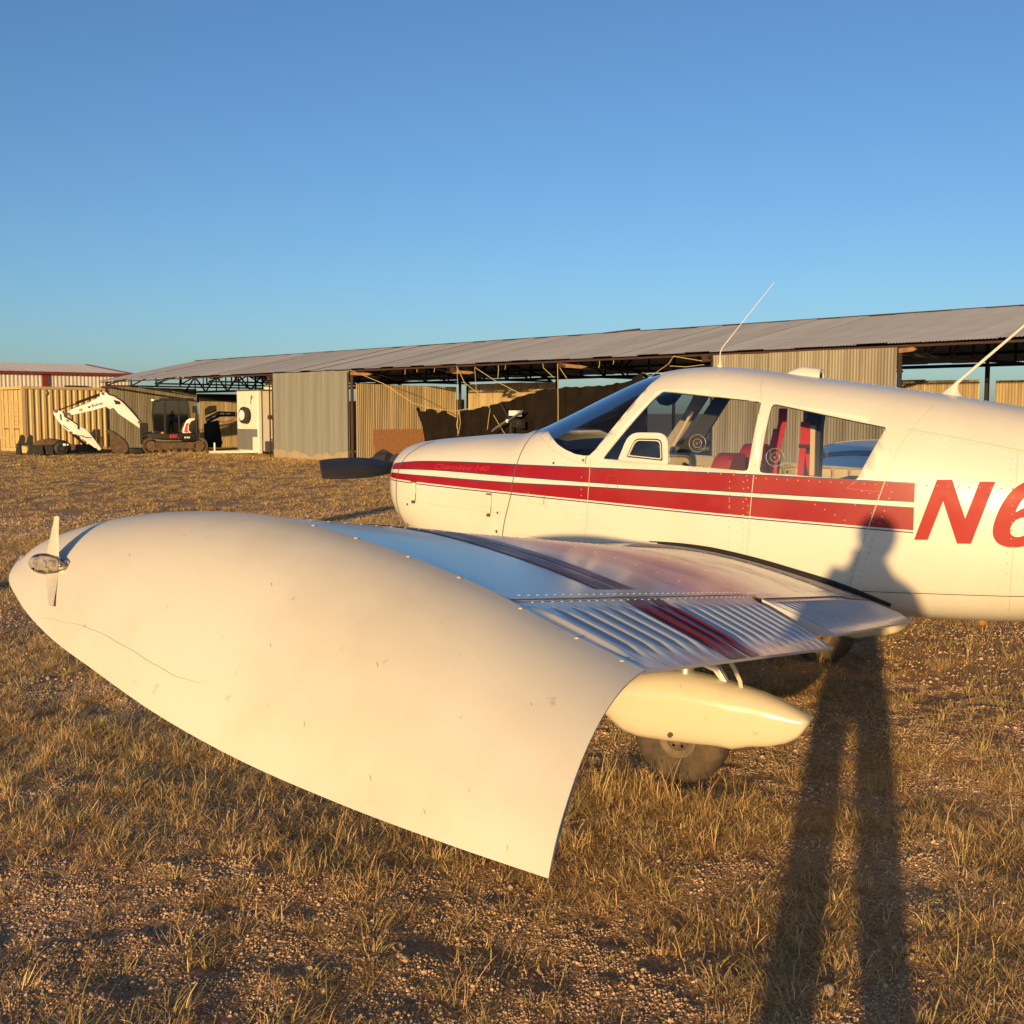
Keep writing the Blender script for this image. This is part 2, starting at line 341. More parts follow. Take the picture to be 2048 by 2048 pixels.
# stored small engine with propeller on its mast
EN=empty('small_engine',HW(12.55,.35,0),HR,'small white and black aircraft engine with slim propeller on a mast','engine')
WHM=M('white_machine_paint',(.70,.68,.62),.4,noise=(4,.5,.8),col2=(.5,.47,.4))
b=MB();b.tube([(-.6,.1,2.02),(-.05,0,1.45)],.03,8);b.tube([(-.05,0,1.5),(-.1,.05,0)],.04,8);b.build('mast',DARKS,EN,True)
b=MB();b.box((.12,0,1.70),(.34,.2,.16));b.box((.25,0,1.66),(.20,.16,.12));b.build('engine_block',WHM,EN,bevel=.02)
b=MB()
for i in range(6): b.box((.12+.06*i,0,1.42-.012*i),(.02,.24,.22))
b.lathe([(.09,-.12),(.12,0),(.09,.12)],(.32,0,1.40),'x',12); b.build('cylinder_fins',BLACKM,EN)
b=MB();b.lathe([(.03,-.04),(.06,0),(.03,.04)],(-.06,-.15,1.47),'y',12);b.build('prop_hub',WHM,EN,True)
b=MB();b.add([(-.06,-.17,1.43),(-.03,-.15,1.50),(.40,-.17,1.70),(.62,-.17,1.80),(.64,-.18,1.76),(.4,-.19,1.64)],[(0,1,2,3,4,5)]);b.add([(-.06,-.17,1.51),(-.09,-.15,1.44),(-.5,-.17,1.24),(-.7,-.17,1.13),(-.72,-.18,1.17),(-.5,-.19,1.30)],[(0,1,2,3,4,5)]); o=b.build('propeller',ALU,EN); md=o.modifiers.new('s','SOLIDIFY');md.thickness=.02
# dark mat and drum by the plywood foot
b=MB();b.lathe([(.05,-.3),(.20,-.3),(.22,-.2),(.22,.2),(.20,.3),(.05,.3)],(0,0,.22),'x',18);b.tube([(-.3,.0,.4),(0,0,.50),(.3,0,.4)],.03,6);o=b.build('black_drum',BLACKM,None,True);o.location=HW(7.3,-.4,0);o.rotation_euler=(0,0,HR);place(o,'small black drum lying in grass before the plywood','drum')
b=MB();V=[];F=[]
b.add([(0,0,.02),(1.3,.1,.03),(1.35,.8,.25),(.2,.8,.30),(0,0,.0),(1.3,.1,.0),(1.35,.8,.0),(.2,.8,.0)],[(0,1,2,3),(0,4,5,1),(1,5,6,2),(2,6,7,3),(3,7,4,0),(7,6,5,4)]);o=b.build('folded_tarp',BLACKM,None,bevel=.03);o.location=HW(6.0,-.6,0);o.rotation_euler=(0,0,HR);place(o,'folded black tarpaulin on the ground beside the drum','tarpaulin')

# ================================================================== FAR METAL BUILDING
RT=Vector((math.cos(YAW),math.sin(YAW),0)); FWH=Vector((-math.sin(YAW),math.cos(YAW),0))
def far(u,Z): return Vector((CAM.x,CAM.y,0))+RT*((u-1024)/2250*Z)+FWH*Z
A=far(-420,67.4);B=far(264,80.9); e1=(B-A); L=e1.length; rz=math.atan2(e1.y,e1.x)
FB=empty('metal_building',A,rz,'distant pale metal building with dark red trim and white roof','building')
CRW=M('cream_ribbed_steel',(.50,.47,.41),.5,noise=(1,.4,.7),col2=(.44,.40,.34),rand=.05)
CRR=M('white_roof_steel',(.80,.72,.56),.45,noise=(1,.4,.7),col2=(.72,.64,.48),rand=.03); MAR=M('maroon_trim',(.16,.022,.022),.45)
n=int(L/1.0)
me=corr('wall_panel',L/n,4.5,.035,L/n/4,CRW)
for i in range(n): sheet(me,FB,(i*L/n,0,0),name='wall_panel')
me=corr('roof_panel',L/n,9.2,.03,L/n/2,CRR)
for i in range(n): o=sheet(me,FB,(i*L/n,-.3,4.5),name='roof_panel'); o.rotation_euler=(-(math.pi/2-math.atan2(.95,9.1)),0,0)
b=MB();b.prism([(0,0),(L,0),(L,4.4),(0,4.4)],17.9,18.0);b.build('rear_wall',CRW,FB)
b=MB();b.add([(L,0,0),(L,18,0),(L,18,4.4),(L,9,5.35),(L,0,4.4)],[(0,1,2,3,4)]);b.add([(0,0,0),(0,18,0),(0,18,4.4),(0,9,5.35),(0,0,4.4)],[(4,3,2,1,0)]);b.build('gable_wall',CRW,FB)
b=MB();b.box((L/2,-.36,4.44),(L+.4,.12,.17));b.build('eave_trim',MAR,FB)
b=MB();b.bar((L+.1,-.35,4.50),(L+.1,8.8,5.45),.10,.10);b.build('rake_trim',MAR,FB)
for f in (.30,.72): b=MB();b.box((L*f,-.08,2.2),(.40,.14,4.3));b.build('door_column',MAR,FB)
b=MB();b.box((L*.815,-.15,3.45),(1.5,.25,.32));b.box((L*.815-.4,-.3,3.55),(.7,.1,.14));b.build('wall_unit',BLACKM,FB)

# ================================================================== SHIPPING CONTAINER
TAN=M('tan_container_paint',(.52,.385,.17),.5,noise=(2.5,.45,.8),col2=(.42,.29,.12),bump=(6,.1,.02))
cc=far(48,50.0); rz=math.atan2(.963,.269)
CT=empty('shipping_container',cc,rz,'tan corrugated shipping container beside the end of the hangar','container')
# local x along the long side (away to the right), y to the left (door end width)
Lc,Wc,Hc=6.06,2.44,2.9
def cpan(L,n):
    V=[];F=[];p=L/n
    pts=[(0,0)]
    for i in range(n): x=i*p; pts+=[(x+p*.30,0),(x+p*.42,.05),(x+p*.78,.05),(x+p*.90,0)]
    pts.append((L,0))
    for x,y in pts: V+=[(x,y,0),(x,y,1)]
    for i in range(len(pts)-1): F.append((2*i,2*i+2,2*i+3,2*i+1))
    return V,F
V,F=cpan(Lc-.3,20); o=mesh('side_panel',V,F,TAN,CT); o.location=(.15,.02,.16); o.scale=(1,1,Hc-.30)
o=inst(o,CT,(.15,Wc-.02,.16)); o.scale=(1,-1,Hc-.30)
b=MB();b.box((Lc/2,Wc/2,Hc-.03),(Lc-.1,Wc-.1,.04));b.build('roof_panel',TAN,CT)
b=MB()
for y in (.05,Wc-.05):
    for z,h in ((.08,.16),(Hc-.07,.12)): b.box((Lc/2,y,z),(Lc-.3,.10,h))
for x in (.07,Lc-.07):
    for z,h in ((.08,.16),(Hc-.07,.12)): b.box((x,Wc/2,z),(.10,Wc-.3,h))
b.build('rail_frame',TAN,CT)
b=MB()
for x in (.08,Lc-.08):
    for y in (.08,Wc-.08): b.box((x,y,Hc/2),(.16,.16,Hc))
b.build('corner_post',TAN,CT)
b=MB();b.box((Lc-.10,Wc/2,Hc/2),(.04,Wc-.3,Hc-.3));b.build('end_panel',TAN,CT)
for k,y0 in enumerate((.18,1.24)):
    b=MB();b.box((.06,y0+.51,Hc/2),(.05,1.01,Hc-.34));
    for z in (.55,1.1,1.65,2.2): b.box((.03,y0+.51,z),(.03,.9,.10))
    d=b.build('container_door',TAN,CT,bevel=.006)
    for y in (y0+.25,y0+.72):
        q=MB();q.tube([(-.01,y,.15),(-.01,y,Hc-.15)],.022,8)
        for z in (.3,1.4,2.5): q.box((.0,y,z),(.04,.09,.07))
        q.build('lock_rod',TAN,d)
    q=MB();q.box((-.03,y0+.45,1.0),(.02,.5,.04));q.build('door_handle',SCREW,d)
b=MB()
for i,(y,z,w) in enumerate(((.6,2.15,.34),(.6,2.0,.25),(.58,1.75,.42),(.6,1.55,.40),(.58,1.35,.44),(.6,1.18,.36))): b.box((.012,y,z),(.003,w,.055))
b.build('faded_marking',M('faded_ochre',(.40,.27,.11),.7),CT)
b=MB();b.lathe([(.09,-.03),(.10,.0),(.06,.02)],(1.05,.0,2.62),'y',14);b.build('vent_cover',TAN,CT,True)
# ================================================================== EXCAVATOR
def ground(u,v):
    Z=1.69*2250/(v-827); return far(u,Z)
WHX=M('white_machine',(.72,.69,.64),.38,noise=(3,.5,.8),col2=(.60,.55,.47)); BLK=M('black_machine',(.008,.008,.008),.5,noise=(6,.45,.75),col2=(.022,.018,.014),spec=.25)
MUD=M('muddy_steel',(.055,.034,.02),.85,noise=(5,.38,.7),col2=(.13,.08,.043),bump=(12,.5,.05)); GGL=glass('green_cab_glass',(.20,.27,.22),.2); REDX=M('machine_red',(.50,.02,.02),.4)
exr=R(28)+math.atan(674/2250)
EX=empty('excavator',ground(350,906.5),exr,'white and black tracked excavator with its arm folded down','excavator')
P1=lambda a,b:((30+a/7.43-350)/49.5,(907-770-b/7.43)/47.4)
P2=lambda a,b:((260+a/6.44-350)/49.5,(907-780-b/6.44)/47.4)
def slab(name,pts,y0,y1,mat,parent,bev=.02):
    b=MB();b.prism(pts,y0,y1);return b.build(name,mat,parent,bevel=bev,smooth=True)
bm_=slab('boom',[P1(*p) for p in ((1930,600),(1700,330),(1610,240),(1510,175),(1430,150),(1400,115),(1310,115),(1305,180),(1120,275),(930,350),(880,370),(830,420),(860,450),(930,440),(1180,385),(1390,325),(1440,360),(1500,340),(1560,420),(1870,640))],-.15,.13,WHX,EX)
st=slab('stick',[P1(*p) for p in ((640,375),(700,372),(760,400),(800,450),(870,500),(990,590),(1110,670),(1200,790),(1305,935),(1275,965),(1180,905),(1040,790),(980,730),(870,715),(780,630),(690,520),(640,430))],-.13,.11,WHX,EX)
sm=slab('stick_stripe',[P1(*p) for p in ((725,425),(750,440),(755,520),(735,520))],-.135,-.131,BLK,st,0); slab('stick_stripe',[P1(*p) for p in ((765,580),(850,655),(845,665),(770,605))],-.135,-.131,BLK,st,0)
slab('lift_eye',[P1(*p) for p in ((1500,220),(1600,250),(1600,290),(1530,290))],-.155,-.151,BLK,bm_,0)
b=MB()
c=lambda p,y=-.2:(P1(*p)[0],y,P1(*p)[1])
b.tube([c((680,385),-.02),(P1(1000,265)[0],-.02,P1(1000,265)[1])],.025,8); b.tube([c((960,270),-.02),c((1320,140),-.02)],.055,8); cyl=b.build('arm_cylinder',BLK,EX,True)
b=MB(); b.tube([c((880,700),0),c((1060,870),0)],.06,8);b.tube([c((1060,870),0),c((1270,960),0)],.03,8);b.build('bucket_cylinder',BLK,EX,True)
b=MB()
for dy in (-.17,-.20): b.tube([c((780,390),dy),c((800,470),dy),c((900,530),dy),c((980,590),dy),c((980,650),dy)],.022,6)
b.tube([c((1010,740),-.18),c((1080,770),-.18),c((1160,775),-.18)],.018,6)
b.tube([c((1430,145),-.05),c((1510,165),-.05),c((1640,250),-.05),c((1800,420),-.05),c((1900,560),-.05)],.03,6);b.build('hydraulic_hose',BLK,EX,True)
b=MB()
for p,r in (((670,390),.07),((855,430),.07),((1350,135),.06),((1860,550),.05),((870,700),.06),((830,525),.04)): b.lathe([(r,-.17),(r,.15)],(P1(*p)[0],0,P1(*p)[1]),'y',12)
b.build('pivot_pin',SCREW,EX,True)
slab('decal_panel',[P1(*p) for p in ((1000,358),(1050,345),(1055,380),(1003,392))],-.155,-.151,AMBER,bm_,0)
def text(body,size,mat,parent,loc,rot,name,shear=0,xs=1):
    fc=bpy.data.curves.new(name,'FONT');fc.body=body;fc.size=size;fc.shear=shear;fc.resolution_u=1;fc.extrude=.002;fc.offset=.004
    o=bpy.data.objects.new('tmp',fc);COL.objects.link(o);me=bpy.data.meshes.new_from_object(o.evaluated_get(bpy.context.evaluated_depsgraph_get()));bpy.data.objects.remove(o)
    me.materials.clear();me.materials.append(mat);q=bpy.data.objects.new(name,me);COL.objects.link(q);q.parent=parent;q.location=loc;q.rotation_euler=rot;q.scale=(xs,1,1);return q
x,z=P1(1190,330); text('Bobcat',.16,BLK,bm_,(x,-.154,z),(math.pi/2,R(-16),0),'arm_lettering')
slab('arm_emblem',[P1(*p) for p in ((1125,310),(1140,325),(1165,305),(1170,330),(1150,345),(1130,340))],-.156,-.152,BLK,bm_,0)
# bucket and thumb
V=[];F=[];prof=[P1(*p) for p in ((1420,660),(1480,680),(1560,740),(1640,800),(1690,880),(1700,950),(1660,1000),(1560,1005),(1460,980))]
b=MB()
for y in (-.40,.40):
    for p in prof: V.append((p[0],y,p[1]))
n=len(prof)
for i in range(n-1): F.append((i,i+1,n+i+1,n+i))
F.append(tuple(range(n)));F.append(tuple(n+i for i in range(n))[::-1]); b.add(V,F); b.build('bucket',MUD,EX,bevel=.02)
b=MB()
for y in (-.25,.0,.25): b.prism([P1(*p) for p in ((1420,660),(1390,655),(1375,690),(1430,720))],y-.05,y+.05)
b.build('bucket_teeth',MUD,EX)
for xx in (1190,1255):
    b=MB();b.prism([P1(xx-20,700),P1(xx+10,645),P1(xx+35,660),P1(xx+40,760),P1(xx+20,960),P1(xx-10,960)],-.1,.02);b.build('thumb',BLK,EX,bevel=.01)
slab('bucket_link',[P1(*p) for p in ((1240,760),(1320,760),(1330,900),(1300,975),(1250,900))],-.1,.1,MUD,EX)
# upper structure
slab('house',[P2(*p) for p in ((250,560),(330,545),(480,560),(690,545),(880,560),(900,600),(880,640),(470,640),(240,620))],-.95,.85,BLK,EX)
slab('engine_hood',[P2(*p) for p in ((690,545),(700,500),(735,400),(770,370),(865,355),(890,380),(890,560))],-.93,.85,BLK,EX,.04)
slab('hood_panel',[P2(*p) for p in ((685,550),(690,500),(735,395),(775,365),(850,360),(845,385),(800,400),(770,450),(765,520),(800,548))],-.955,-.934,WHX,EX,.01)
slab('hood_flash',[P2(*p) for p in ((705,540),(715,490),(735,430),(775,420),(755,460),(750,520),(765,545))],-.965,-.957,REDX,EX,0)
b=MB();b.tube([(P2(870,250)[0],-.9,P2(870,250)[1]),(P2(870,600)[0],-.9,P2(870,600)[1])],.04,8);b.box((P2(850,250)[0],-.9,P2(850,250)[1]),(.18,.06,.28));b.build('side_mirror',BLK,EX,True)
cb=MB()
def post(p,q,y,w=.07): cb.bar((P2(*p)[0],y,P2(*p)[1]),(P2(*q)[0],y,P2(*q)[1]),w,w)
for y in (-.90,.05):
    post((330,150),(310,300),y);post((310,300),(320,520),y);post((320,520),(480,560),y,.06);post((470,150),(465,620),y,.09);post((640,130),(650,540),y,.07);post((755,140),(780,380),y,.08);post((330,150),(500,125),y,.08);post((490,125),(760,125),y,.10)
cb.box(((P2(480,0)[0]+P2(760,0)[0])/2,-.42,P2(0,118)[1]),(P2(770,0)[0]-P2(330,0)[0],1.0,.07)); cab=cb.build('cab_frame',BLK,EX,bevel=.01)
for poly in (((335,155),(465,155),(460,545),(325,515),(315,300)),((475,135),(638,135),(640,545),(480,560)),((655,135),(752,140),(770,375),(700,430),(660,540))):
    b=MB();b.prism([P2(*p) for p in poly],-.885,-.875);b.build('cab_window',GGL,cab)
    b=MB();b.prism([P2(*p) for p in poly],.03,.04);b.build('cab_window',GGL,cab)
b=MB();b.box((P2(560,0)[0],-.4,P2(0,420)[1]),(.5,.5,.25));b.box((P2(620,0)[0],-.4,P2(0,330)[1]),(.16,.5,.6));b.tube([(P2(440,0)[0],-.4,P2(0,560)[1]),(P2(430,0)[0],-.4,P2(0,400)[1])],.04,8);b.box((P2(400,0)[0],-.4,P2(0,470)[1]),(.25,.5,.4));b.build('operator_seat',BLK,EX,bevel=.03)
for p in ((318,133),(425,130)): 
    b=MB();b.box((P2(*p)[0],-.75,P2(*p)[1]),(.12,.08,.08));b.build('work_light',M('lamp_white',(.8,.78,.7),.2) if p[0]==318 else bpy.data.materials['lamp_white'],EX,bevel=.01)
b=MB();b.box((P2(430,0)[0],-.97,P2(0,545)[1]),(.10,.03,.07));b.build('side_marker',AMBER,EX)
x,z=P2(515,610); text('E85',.19,REDX,EX,(x,-.958,z),(math.pi/2,0,0),'model_lettering',.2,1.1)
b=MB();[b.box((P2(715+d,0)[0],-.958,P2(0,606)[1]),(w,.004,.06)) for d,w in ((0,.05),(22,.03),(38,.04),(56,.04))];b.build('tail_decal',WHX,EX)
b=MB();b.tube([(P2(300,0)[0],-.2,P2(0,560)[1]),(P2(160,0)[0],-.2,P2(0,600)[1])],.12,10);b.tube([(P2(350,0)[0],-.5,P2(0,610)[1]),(P2(200,0)[0],-.5,P2(0,620)[1])],.06,8);b.box((P2(190,0)[0],0,P2(0,560)[1]),(.32,.5,.9));b.build('swing_post',BLK,EX,bevel=.02)
# tracks
for y in (-.95,.55):
    x0,z0=P2(180,720);x1,_=P2(1000,720); r=.33; zc=.34; pts=[]
    for k in range(13): a=math.pi/2+math.pi*k/12; pts.append((x0+r+r*math.cos(a),zc+r*math.sin(a)))
    for k in range(13): a=-math.pi/2+math.pi*k/12; pts.append((x1-r+r*math.cos(a),zc+r*math.sin(a)))
    inn=[]
    for k in range(13): a=math.pi/2+math.pi*k/12; inn.append((x0+r+(r-.06)*math.cos(a),zc+(r-.06)*math.sin(a)))
    for k in range(13): a=-math.pi/2+math.pi*k/12; inn.append((x1-r+(r-.06)*math.cos(a),zc+(r-.06)*math.sin(a)))
    n=len(pts);V=[(p[0],y,p[1]) for p in pts]+[(p[0],y+.42,p[1]) for p in pts]+[(p[0],y,p[1]) for p in inn]+[(p[0],y+.42,p[1]) for p in inn];F=[]
    for k in range(n):
        j=(k+1)%n;F+=[(k,j,n+j,n+k),(2*n+k,3*n+k,3*n+j,2*n+j),(k,2*n+k,2*n+j,j),(n+k,n+j,3*n+j,3*n+k)]
    b=MB();b.add(V,F)
    for k in range(46):
        f=k/46; Lp=len(pts); a=f*Lp; i=int(a); p=Vector((*pts[i],0)).lerp(Vector((*pts[(i+1)%Lp],0)),a-i); q=Vector((*pts[(i+1)%Lp],0))-Vector((*pts[i],0)); an=math.atan2(q.y,q.x); b.box((p.x,y+.21,p.y),(.05,.44,.05),Matrix.Rotation(-an,3,'Y'))
    tr=b.build('crawler_track',MUD,EX)
    b=MB()
    for xx in (x0+r,x1-r): b.lathe([(.22,.08),(.24,.16),(.24,.26),(.22,.34)],(xx,y,zc),'y',18)
    for k in range(5): b.lathe([(.09,.08),(.09,.34)],(x0+r+.35+k*.30,y,.14),'y',12)
    b.box(((x0+x1)/2,y+.2,.36),(x1-x0-.9,.24,.26)); b.build('track_rollers',MUD,tr,True)
slab('dozer_blade',[P2(*p) for p in ((0,745),(170,745),(185,800),(20,805))],-1.0,.9,BLK,EX)

# ================================================================== ITEMS LEFT OF THE EXCAVATOR
AT=empty('pallet_fork_frame',ground(52,911),exr,'black pallet fork frame with two upright tines standing before the container','attachment')
Q=lambda a,b:((30+a/7.43-52)/49.5,(911-770-b/7.43)/46)
b=MB()
for (l,r_,t_) in ((30,100,880),(195,290,890)): b.prism([Q(l,1030),Q(l+15,t_),Q(r_,t_),Q(r_+5,1030)],-.1,.25)
b.prism([Q(60,870),Q(280,870),Q(280,910),Q(60,910)],-.05,.15); b.prism([Q(30,990),Q(290,990),Q(290,1030),Q(30,1030)],.0,.2); b.build('carriage',BLK,AT,bevel=.01)
for (a,c) in ((60,165),(170,275)):
    b=MB();b.prism([Q(a,890),Q(a+45,760),Q(c-30,760),Q(c,790),Q(c-10,880)],-.06,.05);b.build('fork_tine',BLK,AT,bevel=.01)
b=MB();b.prism([Q(120,925),Q(185,925),Q(185,1010),Q(120,1010)],-.08,-.06);b.build('tan_plate',TAN,AT)
AT=empty('grading_bucket',ground(95,911),exr,'wide black bucket lying upside down with rusty top','bucket'); Q2=lambda a,b:((30+a/7.43-95)/49.5,(911-770-b/7.43)/46)
b=MB();b.prism([Q2(*p) for p in ((290,880),(380,830),(480,815),(600,830),(690,850),(690,890),(290,910))],-.1,1.0);b.build('bucket_back',MUD,AT,bevel=.02)
b=MB();b.prism([Q2(*p) for p in ((280,900),(430,900),(440,1035),(300,1035),(310,940))],-.12,.9);b.prism([Q2(*p) for p in ((440,905),(570,900),(570,1030),(490,1030))],-.05,.9);b.build('bucket_side',BLK,AT,bevel=.01)
AT=empty('auger_drum',ground(122,911),exr,'black round drum attachment with a dark hole in its end','drum'); Q3=lambda a,b:((30+a/7.43-122)/49.5,(911-770-b/7.43)/46)
x,z=Q3(700,945); b=MB();b.lathe([(.10,-.16),(.14,-.2),(.26,-.18),(.31,-.1),(.31,.7),(.1,.75)],(x,0,z),'y',20);b.build('drum_shell',BLK,AT,True)
b=MB();b.box((Q3(745,0)[0],-.22,Q3(0,895)[1]),(.10,.04,.09));b.box((Q3(790,0)[0],-.22,Q3(0,895)[1]),(.06,.04,.06));b.build('bolt_plate',WHX,AT)
# low dark timber behind
b=MB();b.box((0,0,.18),(1.6,.5,.36));o=b.build('sleeper_stack',MUD,None,bevel=.03);o.location=ground(160,905);o.rotation_euler=(0,0,exr);tag(o,'low dark muddy beam lying between drum and excavator arm','beam')

# ================================================================== CARGO TRAILER
tz=R(28)+math.atan(504/2250)
CW=M('trailer_white',(.72,.66,.58),.35,noise=(2,.5,.8),col2=(.64,.57,.48)); DIA=M('diamond_plate',(.38,.38,.37),.35,metal=.6,noise=(30,.45,.6),col2=(.28,.28,.27)); GRY=M('grey_trim',(.10,.10,.10),.5)
tdir=tz+R(52)
TR=empty('cargo_trailer',ground(520,909),tdir,'white enclosed cargo trailer with a spare wheel on its nose','trailer')
# local x: away to the left along the nose wall normal?  nose wall spans local +y..., side wall spans local x
# nose wall runs to the left-away; side wall runs to the right-away
Hn=2.62; Wn=1.85; Ln=4.2
n1=Vector((-math.cos(R(40)),math.sin(R(40)),0)); n2=Vector((math.sin(R(40)),math.cos(R(40)),0))
TR.rotation_euler=(0,0,tz-R(20))
def nb(a,c,z): 
    # a along the nose wall to the left, c along the side wall backwards
    return n1*a+n2*c+Vector((0,0,z))
def quadbox(name,a0,a1,c0,c1,z0,z1,mat,par=TR,bev=0):
    V=[nb(a,c,z) for z in (z0,z1) for a,c in ((a0,c0),(a1,c0),(a1,c1),(a0,c1))]
    b=MB();b.add(V,[(3,2,1,0),(4,5,6,7),(0,1,5,4),(1,2,6,5),(2,3,7,6),(3,0,4,7)]);return b.build(name,mat,par,bevel=bev)
quadbox('body',0.02,Wn-.02,.02,Ln,.14,Hn,CW); quadbox('roof',-.02,Wn+.02,-.02,Ln,Hn,Hn+.06,GRY)
quadbox('corner_trim',-.03,.10,-.03,.10,.05,Hn-.002,M('bright_trim',(.80,.78,.70),.25))
quadbox('side_skirt',-.015,0,.25,Ln,.10,.55,GRY); quadbox('marker_lamp',-.03,-.016,.5,.62,.58,.64,REDX)
for i in range(3): quadbox('stone_guard',.12+.56*i,.66+.56*i,-.012-.004*i,.019,.18,1.05-.0*i,DIA)
quadbox('stone_guard',.12,.5,-.03,-.02,.12,.72,CW)
# spare wheel
cpos=nb(.95,-.16,1.62); q=MB(); q.lathe([(.20,-.09),(.28,-.10),(.34,-.07),(.355,0),(.34,.07),(.28,.10),(.20,.09)],(0,0,0),'y',28); w=q.build('spare_tyre',BLACKM,TR,True); w.location=cpos; w.rotation_euler=(0,0,math.atan2(n1.y,n1.x))
q=MB(); q.lathe([(.05,.112),(.10,.115),(.19,.10),(.215,.118),(.215,.06),(.05,.06)],(0,0,0),'y',24); 
for k in range(5): a=k*1.2566; q.lathe([(.022,.112),(.022,.125)],(.10*math.cos(a),0,.10*math.sin(a)),'y',8)
q.build('spare_rim',WHX,w,True)
pts=[nb(.62+.10*x,-.006,2.12+.30*z) for x,z in ((.9,-.1),(.2,-.1),(.3,.2),(.0,.9),(-.5,1.1),(-.9,.8),(-.5,.55),(.2,.8))]
b=MB();b.tube(pts,.012,5);b.build('nose_emblem',GRY,TR)
b=MB();b.bar(nb(.2,0,.12),nb(1.0,-1.7,.12),.10,.10);b.bar(nb(1.7,0,.12),nb(1.0,-1.7,.12),.10,.10);b.tube([nb(1.0,-1.5,.0),nb(1.0,-1.5,.5)],.04,8);b.build('hitch_tongue',CW,TR)
# dome / tank above
b=MB();b.lathe([(.02,.40),(.22,.34),(.38,.18),(.42,0)],(0,0,0),'z',18);o=b.build('roof_dome',CW,TR,True);o.location=nb(.5,1.0,Hn+.06)
# gooseneck trailer neck with reflective tape
GN=empty('gooseneck_hitch',ground(432,902)+FWH*1.2,exr,'black gooseneck trailer neck with red and white reflective tape','trailer neck')
Q4=lambda a,b:((260+a/6.44-432)/48,(902-780-b/6.44)/45.5)
b=MB();b.prism([Q4(*p) for p in ((880,350),(1060,260),(1340,270),(1345,330),(1080,335),(900,425))],-.12,.12);b.build('neck_beam',BLK,GN,bevel=.02)
b=MB();b.prism([Q4(*p) for p in ((870,240),(930,190),(1040,180),(1040,260),(880,320))],-.05,.05);b.build('head_board',BLK,GN)
b=MB();b.prism([Q4(*p) for p in ((860,430),(960,400),(1060,380),(1085,540),(1105,680),(1090,745),(860,745))],-.3,.6);b.build('lower_frame',BLK,GN,bevel=.03)
segs=[(900,385),(935,362),(975,340),(1020,318),(1068,295),(1080,293),(1140,293),(1170,293),(1225,295),(1275,298)]
for i in range(len(segs)-1):
    if i==4: continue
    (x0,y0),(x1,y1)=segs[i],segs[i+1]; b=MB();b.prism([Q4(x0,y0-11),Q4(x1,y1-11),Q4(x1,y1+11),Q4(x0,y0+11)],-.135,-.123);b.build('reflective_tape',(REDX if i in (1,3,6,8) else WHX),GN)
b=MB();x,z=Q4(1320,300);b.lathe([(.04,-.14),(.11,-.14),(.12,0),(.04,.0)],(x,0,z),'y',14);b.build('coupler',WHX,GN,True)
b=MB();b.tube([(Q4(1060,395)[0],-.1,Q4(1060,395)[1]),(Q4(1150,405)[0],-.1,Q4(1150,405)[1]),(Q4(1250,380)[0],-.1,Q4(1250,380)[1]),(Q4(1300,335)[0],-.1,Q4(1300,335)[1])],.015,5);b.build('air_line',BLK,GN)
# ================================================================== AIRCRAFT
# x aft, y right (camera is on the left side), z up; origin under the wing leading edge
AC = empty('light_airplane', (0,0,0), 0, 'cream white low-wing airplane with red stripes parked on dry grass', 'airplane')
FT = [ # x, ztop, zbot, halfwidth, zshoulder, n_up, n_low
 (-1.775,1.40,1.10,.20,1.25,2.2,2.2), (-1.755,1.445,1.045,.29,1.245,2.3,2.3), (-1.71,1.478,.985,.36,1.24,2.4,2.4), (-1.63,1.502,.915,.415,1.23,2.5,2.5),
 (-1.50,1.520,.850,.452,1.22,2.6,2.7), (-1.25,1.540,.79,.478,1.20,2.7,3.0), (-1.0,1.558,.76,.498,1.19,2.7,3.4),
 (-.70,1.580,.735,.520,1.18,2.6,4.0), (-.55,1.640,.725,.532,1.18,2.6,4.2), (-.40,1.706,.715,.543,1.18,2.7,4.4), (-.2,1.795,.70,.553,1.18,2.9,4.6), (-.02,1.872,.69,.560,1.18,3.1,4.6),
 (.08,1.909,.68,.563,1.18,3.2,4.6), (.18,1.934,.675,.565,1.18,3.25,4.6), (.32,1.952,.67,.567,1.18,3.3,4.6), (.46,1.957,.66,.568,1.18,3.3,4.6), (.64,1.945,.65,.568,1.18,3.3,4.6),
 (.81,1.921,.645,.567,1.18,3.2,4.6), (1.03,1.890,.64,.564,1.18,3.1,4.4), (1.25,1.860,.632,.560,1.18,2.95,4.2), (1.46,1.829,.626,.553,1.17,2.8,4.0), (1.72,1.788,.622,.538,1.16,2.6,3.8),
 (2.08,1.724,.632,.508,1.15,2.4,3.5), (2.6,1.64,.68,.445,1.14,2.3,3.2), (3.4,1.53,.78,.335,1.13,2.2,2.9), (4.4,1.40,.91,.19,1.13,2.2,2.5), (5.25,1.30,1.03,.05,1.15,2.0,2.0)]
nx=lambda x: x if x>-1.0 else -1.0+(x+1.0)*.855
FT=[(nx(t[0]),)+t[1:] for t in FT]
_X=[t[0] for t in FT]
def _lin(k):
    f=cubic(_X,[t[k] for t in FT]); return f
Ft=[None]+[_lin(k) for k in range(1,7)]
